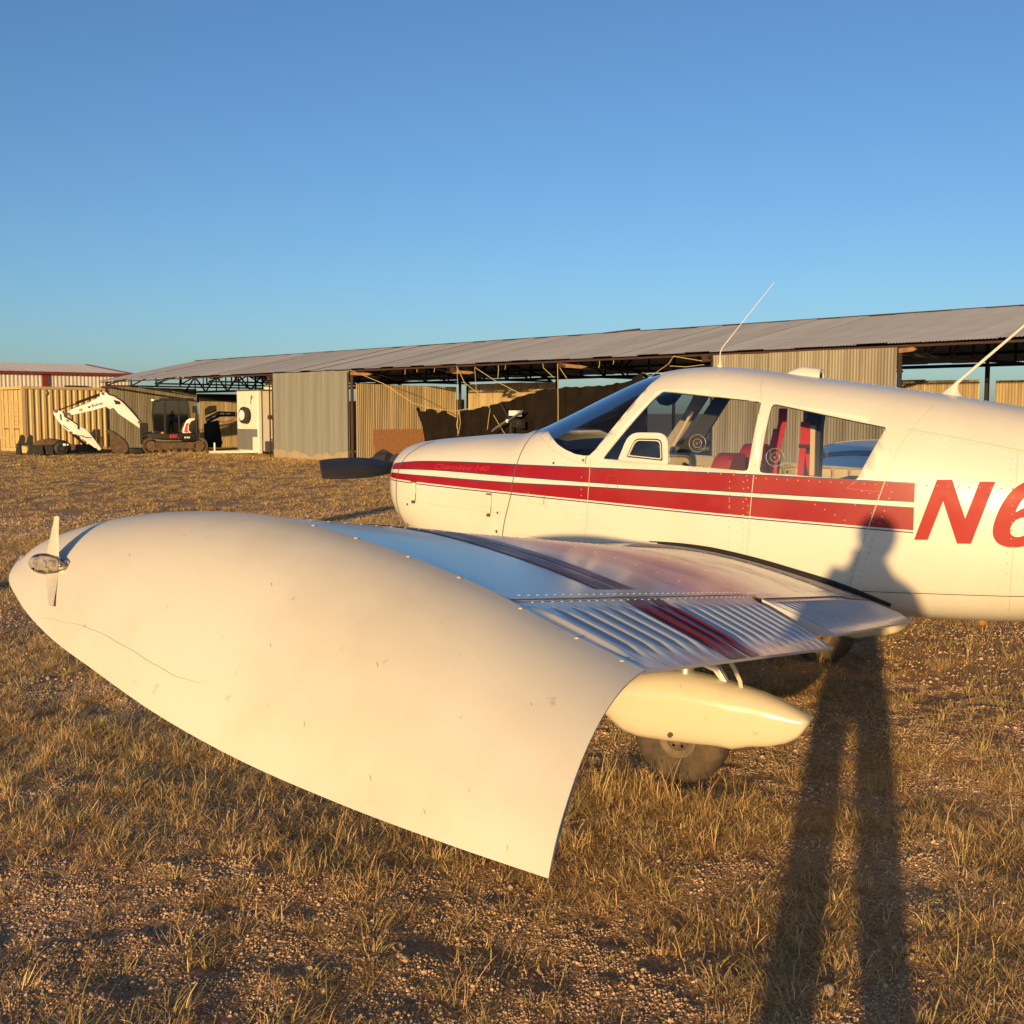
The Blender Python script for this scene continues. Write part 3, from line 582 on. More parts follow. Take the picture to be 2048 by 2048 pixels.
# keep the windshield line straight
def ftop(x): return interp(x,FT,1) if -.72<x<-.02 else Ft[1](x)
def fsec(x): return ftop(x),Ft[2](x),Ft[3](x),Ft[4](x),Ft[5](x),Ft[6](x)
def fside(x,z):
    """half width of the fuselage at station x, height z"""
    zt,zb,w,zs,nu,nl=fsec(x)
    if z>=zs: q=min(abs((z-zs)/(zt-zs)),1); n=nu
    else: q=min(abs((zs-z)/(zs-zb)),1); n=nl
    return w*max(1-q**n,0)**(1/n)
xs=sorted(set([round(v,4) for v in list(np.linspace(nx(-1.775),nx(-1.5),14))+list(np.linspace(nx(-1.5),2.1,76))+list(np.linspace(2.1,5.25,34))]+[-.70]))
NA=72
V=[];F=[]
for x in xs:
    zt,zb,w,zs,nu,nl=fsec(x)
    for k in range(NA):
        a=2*math.pi*(k+.5)/NA - math.pi/2
        c,s=math.cos(a),math.sin(a); n=nu if s>=0 else nl
        y=w*math.copysign(abs(c)**(2/n),c); z=zs+((zt-zs) if s>=0 else (zs-zb))*math.copysign(abs(s)**(2/n),s)
        V.append((x,y,z))
for i in range(len(xs)-1):
    for k in range(NA): F.append((i*NA+k,(i+1)*NA+k,(i+1)*NA+(k+1)%NA,i*NA+(k+1)%NA))
F.append(tuple(range(NA))); F.append(tuple((len(xs)-1)*NA+k for k in range(NA))[::-1])
def roundpoly(P, r, seg=4):
    out=[];n=len(P)
    for i in range(n):
        p=Vector((*P[i],0));a=Vector((*P[i-1],0));b=Vector((*P[(i+1)%n],0)); rr=r[i] if isinstance(r,(list,tuple)) else r
        u=(a-p).normalized();v=(b-p).normalized(); d=min(rr,(a-p).length*.45,(b-p).length*.45)
        for k in range(seg+1):
            t=k/seg; q=(p+u*d)*(1-t)**2+p*2*t*(1-t)+(p+v*d)*t*t; out.append((q.x,q.y))
    return out
W1=roundpoly([(-.045,1.437),(.262,1.822),(.838,1.757),(.795,1.387)],[.01,.012,.02,.02],2)
W2=roundpoly([(.893,1.748),(1.478,1.624),(1.353,1.357),(.853,1.381)],[.02,.012,.012,.02],2)
# windshield region in side view: base curve, then the raked post
WS=[(-.70,1.588),(-.50,1.588),(-.466,1.587),(-.413,1.553),(-.357,1.514),(-.294,1.484),(-.2225,1.4594),(-.169,1.452),(-.130,1.4525),(-.094,1.4845),(.043,1.659),(.159,1.8214),(.198,1.893),(.198,2.1),(-.7,2.1)]
def inside(p,P):
    c=False;n=len(P)
    for i in range(n):
        (x1,y1),(x2,y2)=P[i],P[i-1]
        if (y1>p[1])!=(y2>p[1]) and p[0]<(x2-x1)*(p[1]-y1)/(y2-y1)+x1: c=not c
    return c
bm=bmesh.new(); vv=[bm.verts.new(v) for v in V]
for f in F: bm.faces.new([vv[i] for i in f])
bm.normal_update()
def cut_window(bm,P,closed=True):
    m=.03
    for i in range(len(P)):
        a=P[i-1];b=P[i]
        if a[1]>1.99 or b[1]>1.99: continue
        x0,x1=min(a[0],b[0])-m,max(a[0],b[0])+m; z0,z1=min(a[1],b[1])-m,max(a[1],b[1])+m
        fs=[f for f in bm.faces if any(True for v in f.verts if True) and not (max(v.co.x for v in f.verts)<x0 or min(v.co.x for v in f.verts)>x1 or max(v.co.z for v in f.verts)<z0 or min(v.co.z for v in f.verts)>z1)]
        g=set(fs)
        for f in fs: g.update(f.edges); g.update(f.verts)
        d=Vector((b[0]-a[0],0,b[1]-a[1])); nrm=Vector((-d.z,0,d.x)).normalized()
        bmesh.ops.bisect_plane(bm,geom=list(g),plane_co=(a[0],0,a[1]),plane_no=nrm,dist=1e-5)
panes={}
for nm,P in (('w1',W1),('w2',W2),('ws',WS)):
    cut_window(bm,P)
    sel=[f for f in bm.faces if len(f.verts)<20 and inside((f.calc_center_median().x,f.calc_center_median().z),P)]
    for s in ((-1,1) if nm!='ws' else (0,)):
        ff=[f for f in sel if s==0 or f.calc_center_median().y*s>0]
        ids={};pv=[];pf=[]
        for f in ff:
            q=[]
            for v in f.verts:
                if v.index<0 or v not in ids: ids[v]=len(pv); pv.append(v.co.copy())
                q.append(ids[v])
            pf.append(q)
        panes[(nm,s)]=(pv,pf)
    bmesh.ops.delete(bm,geom=sel,context='FACES')
bmesh.ops.recalc_face_normals(bm,faces=bm.faces)
me=bpy.data.meshes.new('fuselage'); bm.to_mesh(me); bm.free()
fus=bpy.data.objects.new('fuselage',me); COL.objects.link(fus); fus.parent=AC
me.materials.append(PAINT); me.materials.append(LINER); me.polygons.foreach_set('use_smooth',[True]*len(me.polygons))
so_=fus.modifiers.new('wall','SOLIDIFY'); so_.thickness=.022; so_.offset=-1; so_.material_offset=1; so_.material_offset_rim=0; so_.use_even_offset=False
for (nm,s),(pv,pf) in panes.items():
    # pull the pane a few millimetres inside the skin line
    q=[]
    for p in pv:
        zt,zb,w,zs,_,_=fsec(p.x); c=Vector((p.x,0,zs+.15)); dd=(p-c); dd.x=0; q.append(p-dd.normalized()*.009)
    o=mesh('windshield' if nm=='ws' else 'side_window',q,pf,WGLASS if nm=='ws' else GLASS,AC,True)

def strip(name,top,bot,x0,x1,mat,off=.0022,n=90,nz=3,parent=AC,side=-1):
    V=[];F=[]; xx=np.linspace(x0,x1,n)
    for x in xx:
        for j in range(nz+1):
            z=top(x)+(bot(x)-top(x))*j/nz
            V.append((x,side*(fside(x,z)+off),z))
    for i in range(n-1):
        for j in range(nz):
            a=i*(nz+1)+j; q=(a,a+1,a+nz+2,a+nz+1); F.append(q if side<0 else q[::-1])
    return mesh(name,V,F,mat,parent,True)
s1t=cubic([-1.69,-1.53,-1.385,-1.17,-.63,-.2,.8,1.63],[1.352,1.372,1.386,1.391,1.386,1.382,1.367,1.344])
s1b=cubic([-1.69,-1.53,-1.385,-.63,-.2,.8,1.63],[1.335,1.342,1.345,1.322,1.307,1.277,1.257])
s2t=cubic([-1.69,-1.53,-1.385,-.63,-.2,.8,1.63],[1.312,1.309,1.305,1.280,1.275,1.248,1.222])
s2b=cubic([-1.69,-1.53,-1.385,-.63,-.2,.8,1.63],[1.290,1.278,1.268,1.226,1.204,1.150,1.113])
for sd_ in (-1,1):
    strip('red_stripe',s1t,s1b,-1.652,1.632,REDP,side=sd_); strip('red_stripe',s2t,s2b,-1.652,1.632,REDP,side=sd_)
    strip('blue_pinstripe',lambda x:s1t(x)+.006,s1t,-1.646,1.632,BLUEP,side=sd_,nz=1)
    strip('blue_pinstripe',s1b,lambda x:s1b(x)-.005,-1.646,1.632,BLUEP,side=sd_,nz=1)
    strip('blue_pinstripe',lambda x:s2t(x)+.005,s2t,-1.646,1.632,BLUEP,side=sd_,nz=1)
    strip('blue_pinstripe',lambda x:s2b(x)-.009,lambda x:s2b(x)-.015,-1.646,1.632,BLUEP,side=sd_,nz=1)
# panel seams as fine dark lines / lap joints
def seam(pts,wd=.0035,mat=SEAM,name='panel_seam',off=.003,sides=(-1,)):
    for sd_ in sides:
        V=[];F=[];P=[]
        for (a,b) in zip(pts[:-1],pts[1:]):
            for k in range(10): t=k/10; P.append((a[0]+(b[0]-a[0])*t,a[1]+(b[1]-a[1])*t))
        P.append(pts[-1])
        for i,p in enumerate(P):
            a=Vector((*P[max(i-1,0)],0));b=Vector((*P[min(i+1,len(P)-1)],0));d=(b-a).normalized();nn=Vector((-d.y,d.x,0))*wd/2
            for s in (-1,1):
                x=p[0]+nn.x*s;z=p[1]+nn.y*s; V.append((x,sd_*(fside(x,z)+off),z))
        for i in range(len(P)-1): F.append((2*i,2*i+1,2*i+3,2*i+2) if sd_>0 else (2*i,2*i+2,2*i+3,2*i+1))
        mesh(name,V,F,mat,AC,True)
# cowl rear seam climbs over the deck
seam([(-.735,.80),(-.7104,.937),(-.683,1.06),(-.640,1.21),(-.618,1.384),(-.605,1.474),(-.593,1.544),(-.5705,1.582)],.005,SEAM)
seam([(nx(a_),b_) for a_,b_ in ((-1.575,.88),(-1.60,1.0),(-1.61,1.15),(-1.60,1.28),(-1.585,1.36),(-1.55,1.43),(-1.48,1.49),(-1.42,1.512))],.005,SEAM)
seam([(-.15,.96),(-.135,1.1),(-.119,1.357),(-.118,1.43)],.003,SEAML)
seam([(.80,.93),(.812,1.15),(.828,1.368)],.004,SEAML)
seam([(1.322,.785),(1.414,1.105),(1.492,1.36),(1.536,1.497),(1.60,1.62),(1.68,1.735)],.004,SEAML)
seam([(1.329,.784),(1.7,.795),(2.095,.806),(2.6,.84)],.004,SEAM)
seam([(1.575,1.615),(1.83,1.568),(2.086,1.515),(2.6,1.43)],.005,SEAML)
seam([(2.07,.64),(2.088,1.1),(2.086,1.515)],.004,SEAML)
seam([(.80,1.88),(.815,1.82),(.83,1.765)],.004,SEAML)
seam([(-1.46,1.165),(-1.2,1.13),(-.70,1.095)],.003,SEAML)
seam([(-.69,.985),(-.3,.962),(-.14,.955)],.003,SEAML)
seam([(-.52,1.175),(-.41,1.165),(-.395,1.165)],.003,SEAML); seam([(-.415,1.165),(-.41,1.225)],.003,SEAM); seam([(-.52,1.175),(-.52,1.23)],.003,SEAML)
seam([(-.502,1.554),(-.474,1.5375),(-.421,1.507),(-.365,1.4736),(-.287,1.441),(-.1985,1.4146),(-.15,1.408)],.004,SEAML); seam([(-.15,1.405),(-.147,1.452)],.004,SEAM)
seam([(-.01,1.262),(-.012,1.345),(.055,1.343),(.056,1.262),(-.01,1.262)],.002,GHOST)
seam([(1.355,1.352),(1.305,1.312),(1.48,1.298)],.003,GHOST)
# cowl latches
for (x,z) in ((-1.355,1.24),(-.79,1.185)):
    k=MB(); y=-(fside(x,z-.03)+.008); k.box((x,y,z-.015),(.028,.012,.07)); k.box((x+.004,y-.006,z-.065),(.016,.014,.05)); lat=k.build('cowl_latch',PAINT,AC,bevel=.003)
    q=MB(); q.box((x,y-.008,z+.026),(.034,.006,.008)); q.lathe([(.010,-.006),(.010,.006)],(x-.002,y-.010,z-.10),'y',10); q.build('latch_pin',SCREW,lat)
# screws and rivets on the side
def dots(name,pts,r,mat,parent=AC,fn=None,kind='stuff'):
    V=[];F=[]
    for p in pts:
        x,z=p; y=-(fside(x,z)+.001) if fn is None else fn(p)
        if fn is None: c=Vector((x,y,z)); nrm=Vector((0,-1,.0))
        else: c,nrm=fn(p)
        u=nrm.orthogonal().normalized(); w=nrm.cross(u); n0=len(V); n=7
        for rr,h in ((r,0),(r*.7,r*.35)):
            for k in range(n):
                a=2*math.pi*k/n; V.append(c+(u*math.cos(a)+w*math.sin(a))*rr+nrm*h)
        V.append(c+nrm*r*.5)
        for k in range(n):
            F.append((n0+k,n0+(k+1)%n,n0+n+(k+1)%n,n0+n+k)); F.append((n0+n+k,n0+n+(k+1)%n,n0+2*n))
    o=mesh(name,V,F,mat,parent,True); o['kind']=kind; return o
rv=[]
for x in np.arange(.84,1.52,.055): rv.append((x,1.353-(x-.8)*.028))
for (x,z) in [(.795,1.34),(.80,1.30),(.79,1.24),(.80,1.205),(.80,1.17),(.70,1.24),(.70,1.20),(1.15,1.225),(1.2,1.20),(1.25,1.175),(1.3,1.15),(1.35,1.23),(1.44,1.15),(1.43,1.19),(1.38,1.30),(1.42,1.29),(1.46,1.28)]: rv.append((x,z))
dots('stripe_rivets',rv,.0055,M('pink_rivet',(.50,.16,.13),.4))
rv=[]
for z in np.arange(.98,1.36,.035): rv+= [(.70,z),(.775,z),(-.17,z)]
for x in np.arange(-.05,.8,.07): rv.append((x,1.412-(x+.05)*.06))
for z in np.arange(.82,1.5,.05): rv.append((2.06,z))
for x in np.arange(1.36,2.06,.05): rv.append((x,.800+(x-1.36)*.02))
for x,z in zip((-.44,-.41,-.37,-.32,-.27,-.21,-.17),(1.545,1.525,1.50,1.474,1.455,1.438,1.43)): rv.append((x,z))
for t_ in np.arange(0,1,.06): rv.append((1.31+t_*.17,.80+t_*.52)); rv.append((1.36+t_*.17,.80+t_*.52))
for x in np.arange(1.60,2.08,.045): rv.append((x,1.60-(x-1.57)*.195))
dots('skin_rivets',rv,.0040,M('skin_rivet',(.47,.43,.35),.4))
dots('letter_rivets',[(x,1.338-(x-1.64)*.02) for x in np.arange(1.64,2.09,.048)]+[(2.075,z) for z in np.arange(1.05,1.34,.04)],.0045,M('worn_rivet',(.34,.22,.15),.45),fn=lambda p:(Vector((p[0],-(fside(*p)+.0036),p[1])),Vector((0,-1,0))))
rv=[]
for x in np.arange(.86,1.9,.06): rv.append(x)
dots('roof_rivets',[(x,0) for x in rv],.005,RIVET,fn=lambda p:(Vector((p[0],-.10,Ft[1](p[0])-.002)),Vector((0,-.15,1)).normalized()))
dots('cowl_screws',[(-1.465,.985),(-1.455,.90),(-1.42,1.12),(-.735,1.10),(-.745,.985),(-.745,.99),(-.36,1.405),(-.165,1.425)],.008,SCREW)
# registration letters
def decal(name,poly,mat,holes=(),off=.003):
    bm=bmesh.new()
    def ring(P): 
        vs_=[bm.verts.new((p[0],0,p[1])) for p in P]; return [bm.edges.new((vs_[i],vs_[(i+1)%len(vs_)])) for i in range(len(vs_))]
    E_=ring(poly)
    for h in holes: E_+=ring(h)
    bmesh.ops.triangle_fill(bm,use_beauty=True,use_dissolve=False,edges=E_)
    bmesh.ops.subdivide_edges(bm,edges=list(bm.edges),cuts=3,use_grid_fill=True)
    for v in bm.verts: v.co.y=-(fside(v.co.x,v.co.z)+off)
    bmesh.ops.recalc_face_normals(bm,faces=bm.faces)
    if bm.faces and sum(f.normal.y for f in bm.faces)>0: bmesh.ops.reverse_faces(bm,faces=list(bm.faces))
    me=bpy.data.meshes.new(name);bm.to_mesh(me);bm.free();me.materials.append(mat); me.polygons.foreach_set('use_smooth',[True]*len(me.polygons)); o=bpy.data.objects.new(name,me);COL.objects.link(o);o.parent=AC; return o
NP=[(1.637,1.066),(1.700,1.068),(1.765,1.262),(1.835,1.056),(1.898,1.058),(1.995,1.362),(1.925,1.361),(1.868,1.180),(1.802,1.368),(1.732,1.366)]
LETR=M('registration_red',(.29,.007,.011),.42,noise=(4,.45,.75),col2=(.33,.022,.022),spec=.2)
decal('registration_letter',NP,LETR)
def six(cx,cz,sh):
    out=[];inn=[]
    H=.325; Wd=.205
    # lower bowl and an open curl above, italic shear
    o_=[]
    for k in range(25):
        a=math.pi*.60-2*math.pi*k/24*.80
        o_.append((Wd/2*math.cos(a)*1.0,.105+.105*math.sin(a)))
    # outer outline: start top terminal, go round left side, bottom, right, top of bowl
    pts=[(.085,.245),(.075,.285),(.045,.312),(.0,.325),(-.045,.315),(-.08,.275),(-.098,.22),(-.104,.16),(-.102,.10),(-.088,.05),(-.055,.012),(-.005,-.002),(.045,.010),(.085,.045),(.102,.095),(.094,.145),(.065,.185),(.02,.200),(-.015,.192),(-.038,.172),(-.034,.215),(-.022,.25),(.0,.266),(.02,.264),(.032,.245)]
    hole=[(.0,.145),(.025,.135),(.038,.10),(.03,.065),(.002,.05),(-.025,.062),(-.036,.095),(-.027,.13)]
    def cr(P,sharp=()):
        o2=[];n=len(P)
        for i in range(n):
            a,b_,c_,d_=P[i-1],P[i],P[(i+1)%n],P[(i+2)%n]
            for k in range(4):
                t=k/4
                if i in sharp: o2.append((b_[0]+(c_[0]-b_[0])*t,b_[1]+(c_[1]-b_[1])*t)); continue
                o2.append(tuple(.5*((2*b_[q])+(-a[q]+c_[q])*t+(2*a[q]-5*b_[q]+4*c_[q]-d_[q])*t*t+(-a[q]+3*b_[q]-3*c_[q]+d_[q])*t**3) for q in (0,1)))
        return o2
    pts=cr(pts,(len(pts)-1,)); hole=cr(hole)
    f=lambda P:[(cx+p[0]*1.18+p[1]*sh,cz+p[1]) for p in P]
    return f(pts),f(hole)
po,ho=six(2.085,1.050,.30); decal('registration_number',po,LETR,[ho])
# ghost script left in the faded upper stripe
fc=bpy.data.curves.new('script','FONT'); fc.body='Cherokee 140'; fc.size=.052; fc.shear=.35; fc.resolution_u=2
to=bpy.data.objects.new('script_tmp',fc); COL.objects.link(to); dg=bpy.context.evaluated_depsgraph_get(); tm=bpy.data.meshes.new_from_object(to.evaluated_get(dg)); bpy.data.objects.remove(to)
for v in tm.vertices:
    x=-1.22+v.co.x*1.32; z=1.349+v.co.y*.9-(x+1.22)*.012; v.co=(x,-(fside(x,z)+.0032),z)
tm.materials.clear(); tm.materials.append(GHOST); to=bpy.data.objects.new('script_lettering',tm); COL.objects.link(to); to.parent=AC

# ---- propeller, spinner, intakes
pb=MB()
ZP=1.335
def blade(sgn):
    V=[];F=[]; N_=14
    for i in range(N_):
        t=i/(N_-1); r=.09+.80*t; ch=np.interp(t,[0,.2,.5,.8,.95,1],[.095,.130,.148,.138,.122,.112]); tw=R(np.interp(t,[0,.3,1],[48,30,15])); th=.016*(1-.7*t)+.003
        for (u,v) in ((-.5,0),(-.25,th),(.15,th*.9),(.5,0),(.15,-th*.5),(-.25,-th*.5)):
            a=u*ch; b=v
            # chord lies nearly in the disc plane (z), pitched toward x
            z=a*math.cos(tw)-b*math.sin(tw); x=a*math.sin(tw)+b*math.cos(tw)
            V.append((-1.757+x*.7,sgn*r,ZP+sgn*z+ (-sgn)*r*.018))
    for i in range(N_-1):
        for k in range(6): F.append((i*6+k,i*6+(k+1)%6,(i+1)*6+(k+1)%6,(i+1)*6+k))
    F.append(tuple(range(6))[::-1]); F.append(tuple((N_-1)*6+k for k in range(6)))
    b=MB(); b.add(V,F); return b
PR=MB(); PR.lathe([(.07,-1.82),(.085,-1.79),(.085,-1.69),(.06,-1.655)],(0,0,ZP),'x',20); prop=PR.build('propeller_hub',SCREW,AC,True)
for s in (-1,1): blade(s).build('propeller_blade',PROPM,AC,True)
sp=MB(); sp.lathe([(.004,-1.84),(.03,-1.832),(.052,-1.81),(.068,-1.78),(.076,-1.745),(.076,-1.72),(.07,-1.715)],(0,0,ZP),'x',24); sp.build('spinner',PAINT,AC,True)
for s in (-1,1):
    b=MB(); b.lathe([(.075,-1.674),(.085,-1.660),(.08,-1.64)],(0,s*.155,1.315),'x',20); b.build('air_intake',BLACKM,AC,True)

# ---- wings
XTE=1.63; XH=1.365
UO=[(0,.120),(.008,.158),(.03,.192),(.07,.222),(.13,.250),(.22,.272),(.32,.283),(.42,.282),(.52,.264),(.62,.232),(.72,.190),(.80,.150),(.88,.103),(.95,.050),(1,.010)]
LO=[(0,.120),(.008,.090),(.03,.068),(.07,.050),(.13,.036),(.22,.022),(.32,.012),(.42,.006),(.52,.002),(.62,.000),(.72,-.002),(.80,-.003),(.88,-.003),(.95,-.002),(1,.000)]
UR=[(0,.150),(.008,.195),(.03,.235),(.07,.268),(.13,.295),(.22,.312),(.32,.317),(.42,.309),(.52,.285),(.62,.248),(.72,.200),(.80,.158),(.88,.104),(.95,.050),(1,.010)]
uo=cubic(*zip(*UO)); lo=cubic(*zip(*LO)); ur=cubic(*zip(*UR))
def zte(y): return .655+(abs(y)-.58)*.1372
def xle(y):
    a=abs(y); t=min(max((1.25-a)/(1.25-.55),0),1); return -.42*t**1.25
def wz(x,y,up=True):
    xl=xle(y); s=min(max((x-xl)/(XTE-xl),0),1); t=min(max((1.35-abs(y))/(1.35-.58),0),1); t=t*t*(3-2*t)
    if up: return zte(y)+uo(s)*(1-t)+ur(s)*t
    return zte(y)+lo(s)*(1-t)+(lo(s)*1.0+.02*(1-s))*t
SS=[0,.004,.012,.025,.045,.07,.10,.14,.19,.25,.32,.40,.48,.56,.64,.72,.78]
def wing(side):
    ys=[.50,.58,.68,.78,.9,1.02,1.14,1.25,1.35,1.7,2.1,2.5,2.9,3.3,3.7,4.0,4.30]
    V=[];F=[]
    prof=[]
    for a in ys:
        xl=xle(a); xsq=[xl+(XTE-xl)*s for s in SS]; xsq=[x for x in xsq if x<XH-.03]; 
        while len(xsq)<len(SS)-0: xsq.append(None)
        prof.append((a,xl))
    ns=24
    for a,xl in prof:
        q=[xl+(XH-xl)*(k/ns)**1.8 for k in range(ns+1)]
        ring=[(x,wz(x,a,True)) for x in q[::-1]]+[(x,wz(x,a,False)) for x in q[1:]]
        V+= [(x,side*a,z) for x,z in ring]
    m=2*ns+1
    for i in range(len(ys)-1):
        for k in range(m-1): F.append((i*m+k,i*m+k+1,(i+1)*m+k+1,(i+1)*m+k))
        F.append((i*m+m-1,i*m,(i+1)*m,(i+1)*m+m-1))
    F.append(tuple(range(m))[::-1]); F.append(tuple((len(ys)-1)*m+k for k in range(m)))
    b=MB(); b.add(V,F); return b.build('wing',WINGP,AC,True)
lw=wing(-1); rw=wing(1)
lw['label']='left wing with glossy skin reflecting the sky'
def wsheet(name,x0,x1,ya,yb,mat,off,nx=30,ny=6,side=-1,parent=None):
    V=[];F=[]
    for i in range(nx+1):
        for j in range(ny+1):
            t=i/nx; yy=(ya(t) if callable(ya) else ya); y2=(yb(t) if callable(yb) else yb); a=yy+(y2-yy)*j/ny; x=x0+(x1-x0)*t
            V.append((x,side*a,wz(x,a)+off))
    for i in range(nx):
        for j in range(ny):
            q=i*(ny+1)+j; f=(q,q+1,q+ny+2,q+ny+1); F.append(f if side<0 else f[::-1])
    # orientation: normal up
    o=mesh(name,V,F,mat,parent or AC,True)
    bm=bmesh.new();bm.from_mesh(o.data);bmesh.ops.recalc_face_normals(bm,faces=bm.faces)
    if sum(f.normal.z for f in bm.faces)<0: bmesh.ops.reverse_faces(bm,faces=list(bm.faces))
    bm.to_mesh(o.data);bm.free(); return o
for side,par in ((-1,lw),(1,rw)):
    for a,b,m_ in ((3.585,3.705,REDW),(3.455,3.535,REDW),(3.570,3.580,BLUEP),(3.540,3.548,BLUEP)):
        wsheet('wing_stripe',.03,XH-.004,a,b,m_,.0022,side=side,parent=par)
    wsheet('walkway',.25,XH+.045,.60,1.02,WALK,.003,side=side,parent=par)
    # skin laps: spanwise and chordwise, standing a hair proud
    wsheet('skin_lap',.1,XH-.004,1.04,1.052,RIVET,.003,side=side,parent=par)
    wsheet('skin_lap',XH-.05,XH-.002,2.5,4.29,WINGP,.0022,nx=2,ny=10,side=side,parent=par)
    wsheet('flap_shroud',XH-.004,XH+.034,.6,2.46,WINGP,.004,nx=3,ny=14,side=side,parent=par)
# root seal
V=[]
b=MB(); pts=[]
for x in np.linspace(.25,1.52,30):
    a=fside(x,wz(x,.58))+.006; pts.append((x,-a,wz(x,.6)+.008))
b.tube(pts,[.006+.010*min(1,i/8) for i in range(30)],6); b.build('root_seal',RUBSEAL,lw,True)
b=MB(); pts=[]
for x in np.linspace(-.36,.3,18): pts.append((x,-(fside(x,wz(x,.6))+.004),wz(x,.6)+.004))
b.tube(pts,.010,6); b.build('root_fairing_bead',PAINT,lw,True)
# beaded control surfaces
def surface(name,side,ya,yb,x0,zt_in,zt_out,pitch,x1,mat,amp,dz=0):
    """beaded panel from hinge x0 to trailing edge; ya inboard, yb outboard"""
    n=int(round((yb-ya)/pitch)); cols=n*12; nx=12; V=[];F=[]
    for i in range(cols+1):
        a=ya+(yb-ya)*i/cols; ph=(i%12)/12
        zt_=zt_in+(zt_out-zt_in)*(a-ya)/(yb-ya); zh=wz(XH,a)-.004+dz
        for k in range(nx+1):
            t=k/nx; x=x0+(x1-x0)*t
            env=min(1,max(0,(t-.10)/.10))*min(1,max(0,(.93-t)/.16))
            bead=amp*env*max(0,math.cos(2*math.pi*(ph-.5)/.8)) if abs(ph-.5)<.2 else 0
            zz=zh+(zt_+.008-zh)*(t**.92)+bead+.004*math.sin(math.pi*t)
            V.append((x,side*a,zz))
    m=nx+1
    for i in range(cols):
        for k in range(nx): F.append((i*m+k,i*m+k+1,(i+1)*m+k+1,(i+1)*m+k))
    base=len(V)
    # lower skin
    for i in (0,cols):
        a=ya+(yb-ya)*i/cols; zt_=zt_in if i==0 else zt_out
        V.append((x0,side*a,wz(XH,a,False)+dz)); V.append((x1,side*a,zt_))
    F.append((base,base+1,base+3,base+2))
    top0=[k for k in range(m)]; topn=[cols*m+k for k in range(m)]
    F.append(tuple(top0)+(base+1,base)); F.append(tuple(topn[::-1])+(base+2,base+3))
    F.append(tuple(i*m for i in range(cols,-1,-1))+(base,base+2)); F.append(tuple(i*m+nx for i in range(cols+1))+(base+3,base+1))
    b=MB();b.add(V,F); return b.build(name,mat,AC,50)
ail={}
for side in (-1,1):
    ail[side]=surface('aileron',side,2.50,4.289,XH+.008,.882,1.166,.0994,1.665,WINGP,.010)
    surface('flap',side,.62,2.42,XH+.028,zte(.62)+.004,zte(2.42)+.006,.072,1.66,WINGP,.013,-.008)
def astripe(a0,a1,mat):
    # painted band on the aileron: a thin skin 1.5 mm over its beads
    src=ail[-1].data; fs=[f for f in src.polygons if f.normal.z>.3 and a0<=-f.center.y<=a1]
    ids={};V=[];F=[]
    for f in fs:
        q=[]
        for v in f.vertices:
            if v not in ids: ids[v]=len(V); V.append(src.vertices[v].co+Vector((.002*.3,0,.0022)))
            q.append(ids[v])
        F.append(q)
    mesh('aileron_stripe',V,F,mat,ail[-1],True)
astripe(3.55,3.68,REDW); astripe(3.41,3.495,REDW); astripe(3.525,3.548,BLUEP)
# rivet rows along hinge and laps
def wr(p): 
    x,a=p; return Vector((x,-a,wz(x,a)+.003)),Vector((-.1,0,1)).normalized()
pts=[(XH-.018,a) for a in np.arange(2.55,4.25,.045)]+[(x,1.046) for x in np.arange(.2,1.32,.075)]+[(x,2.25) for x in np.arange(.15,1.32,.075)]+[(XH-.012,a) for a in np.arange(1.06,2.5,.045)]+[(.75,a) for a in np.arange(1.1,4.2,.07)]+[(x,2.9) for x in np.arange(.2,1.3,.075)]
dots('wing_rivets',pts,.0042,RIVET,lw,fn=wr)
def ar(p):
    x,a=p; t=(a-2.5)/1.77; return Vector((x,-a,wz(XH,a)-.004+.001)),Vector((-.2,0,1)).normalized()
dots('aileron_rivets',[(XH+.022,a) for a in np.arange(2.53,4.25,.05)],.0040,RIVET,ail[-1],fn=ar)
# drooped wing tips
EDGE=[(0,-.035,4.40,1.315),(.03,.02,4.475,1.285),(.09,.15,4.555,1.240),(.18,.33,4.620,1.180),(.28,.52,4.66,1.128),(.40,.74,4.695,1.066),(.52,.955,4.712,1.013),(.68,1.23,4.722,.963),(.84,1.47,4.722,.928),(1,1.668,4.722,.905)]
ef=[cubic([e[0] for e in EDGE],[e[k] for e in EDGE]) for k in (1,2,3)]
def ztip(x,a0):
    # joint height: wing skin ahead of the hinge, the aileron behind it
    if x<=XH: return wz(x,a0)+.003
    zh=wz(XH,a0)-.004; t=min((x-XH)/(1.665-XH),1.05); return zh+(1.174-zh)*t**.92+.006
def tipprof(t):
    # early shoulder, then a long nearly straight slope to the edge
    a=t*math.pi/2; k=.33
    return k*t+(1-k)*math.sin(a), k*t**1.15+(1-k)*(1-math.cos(a))
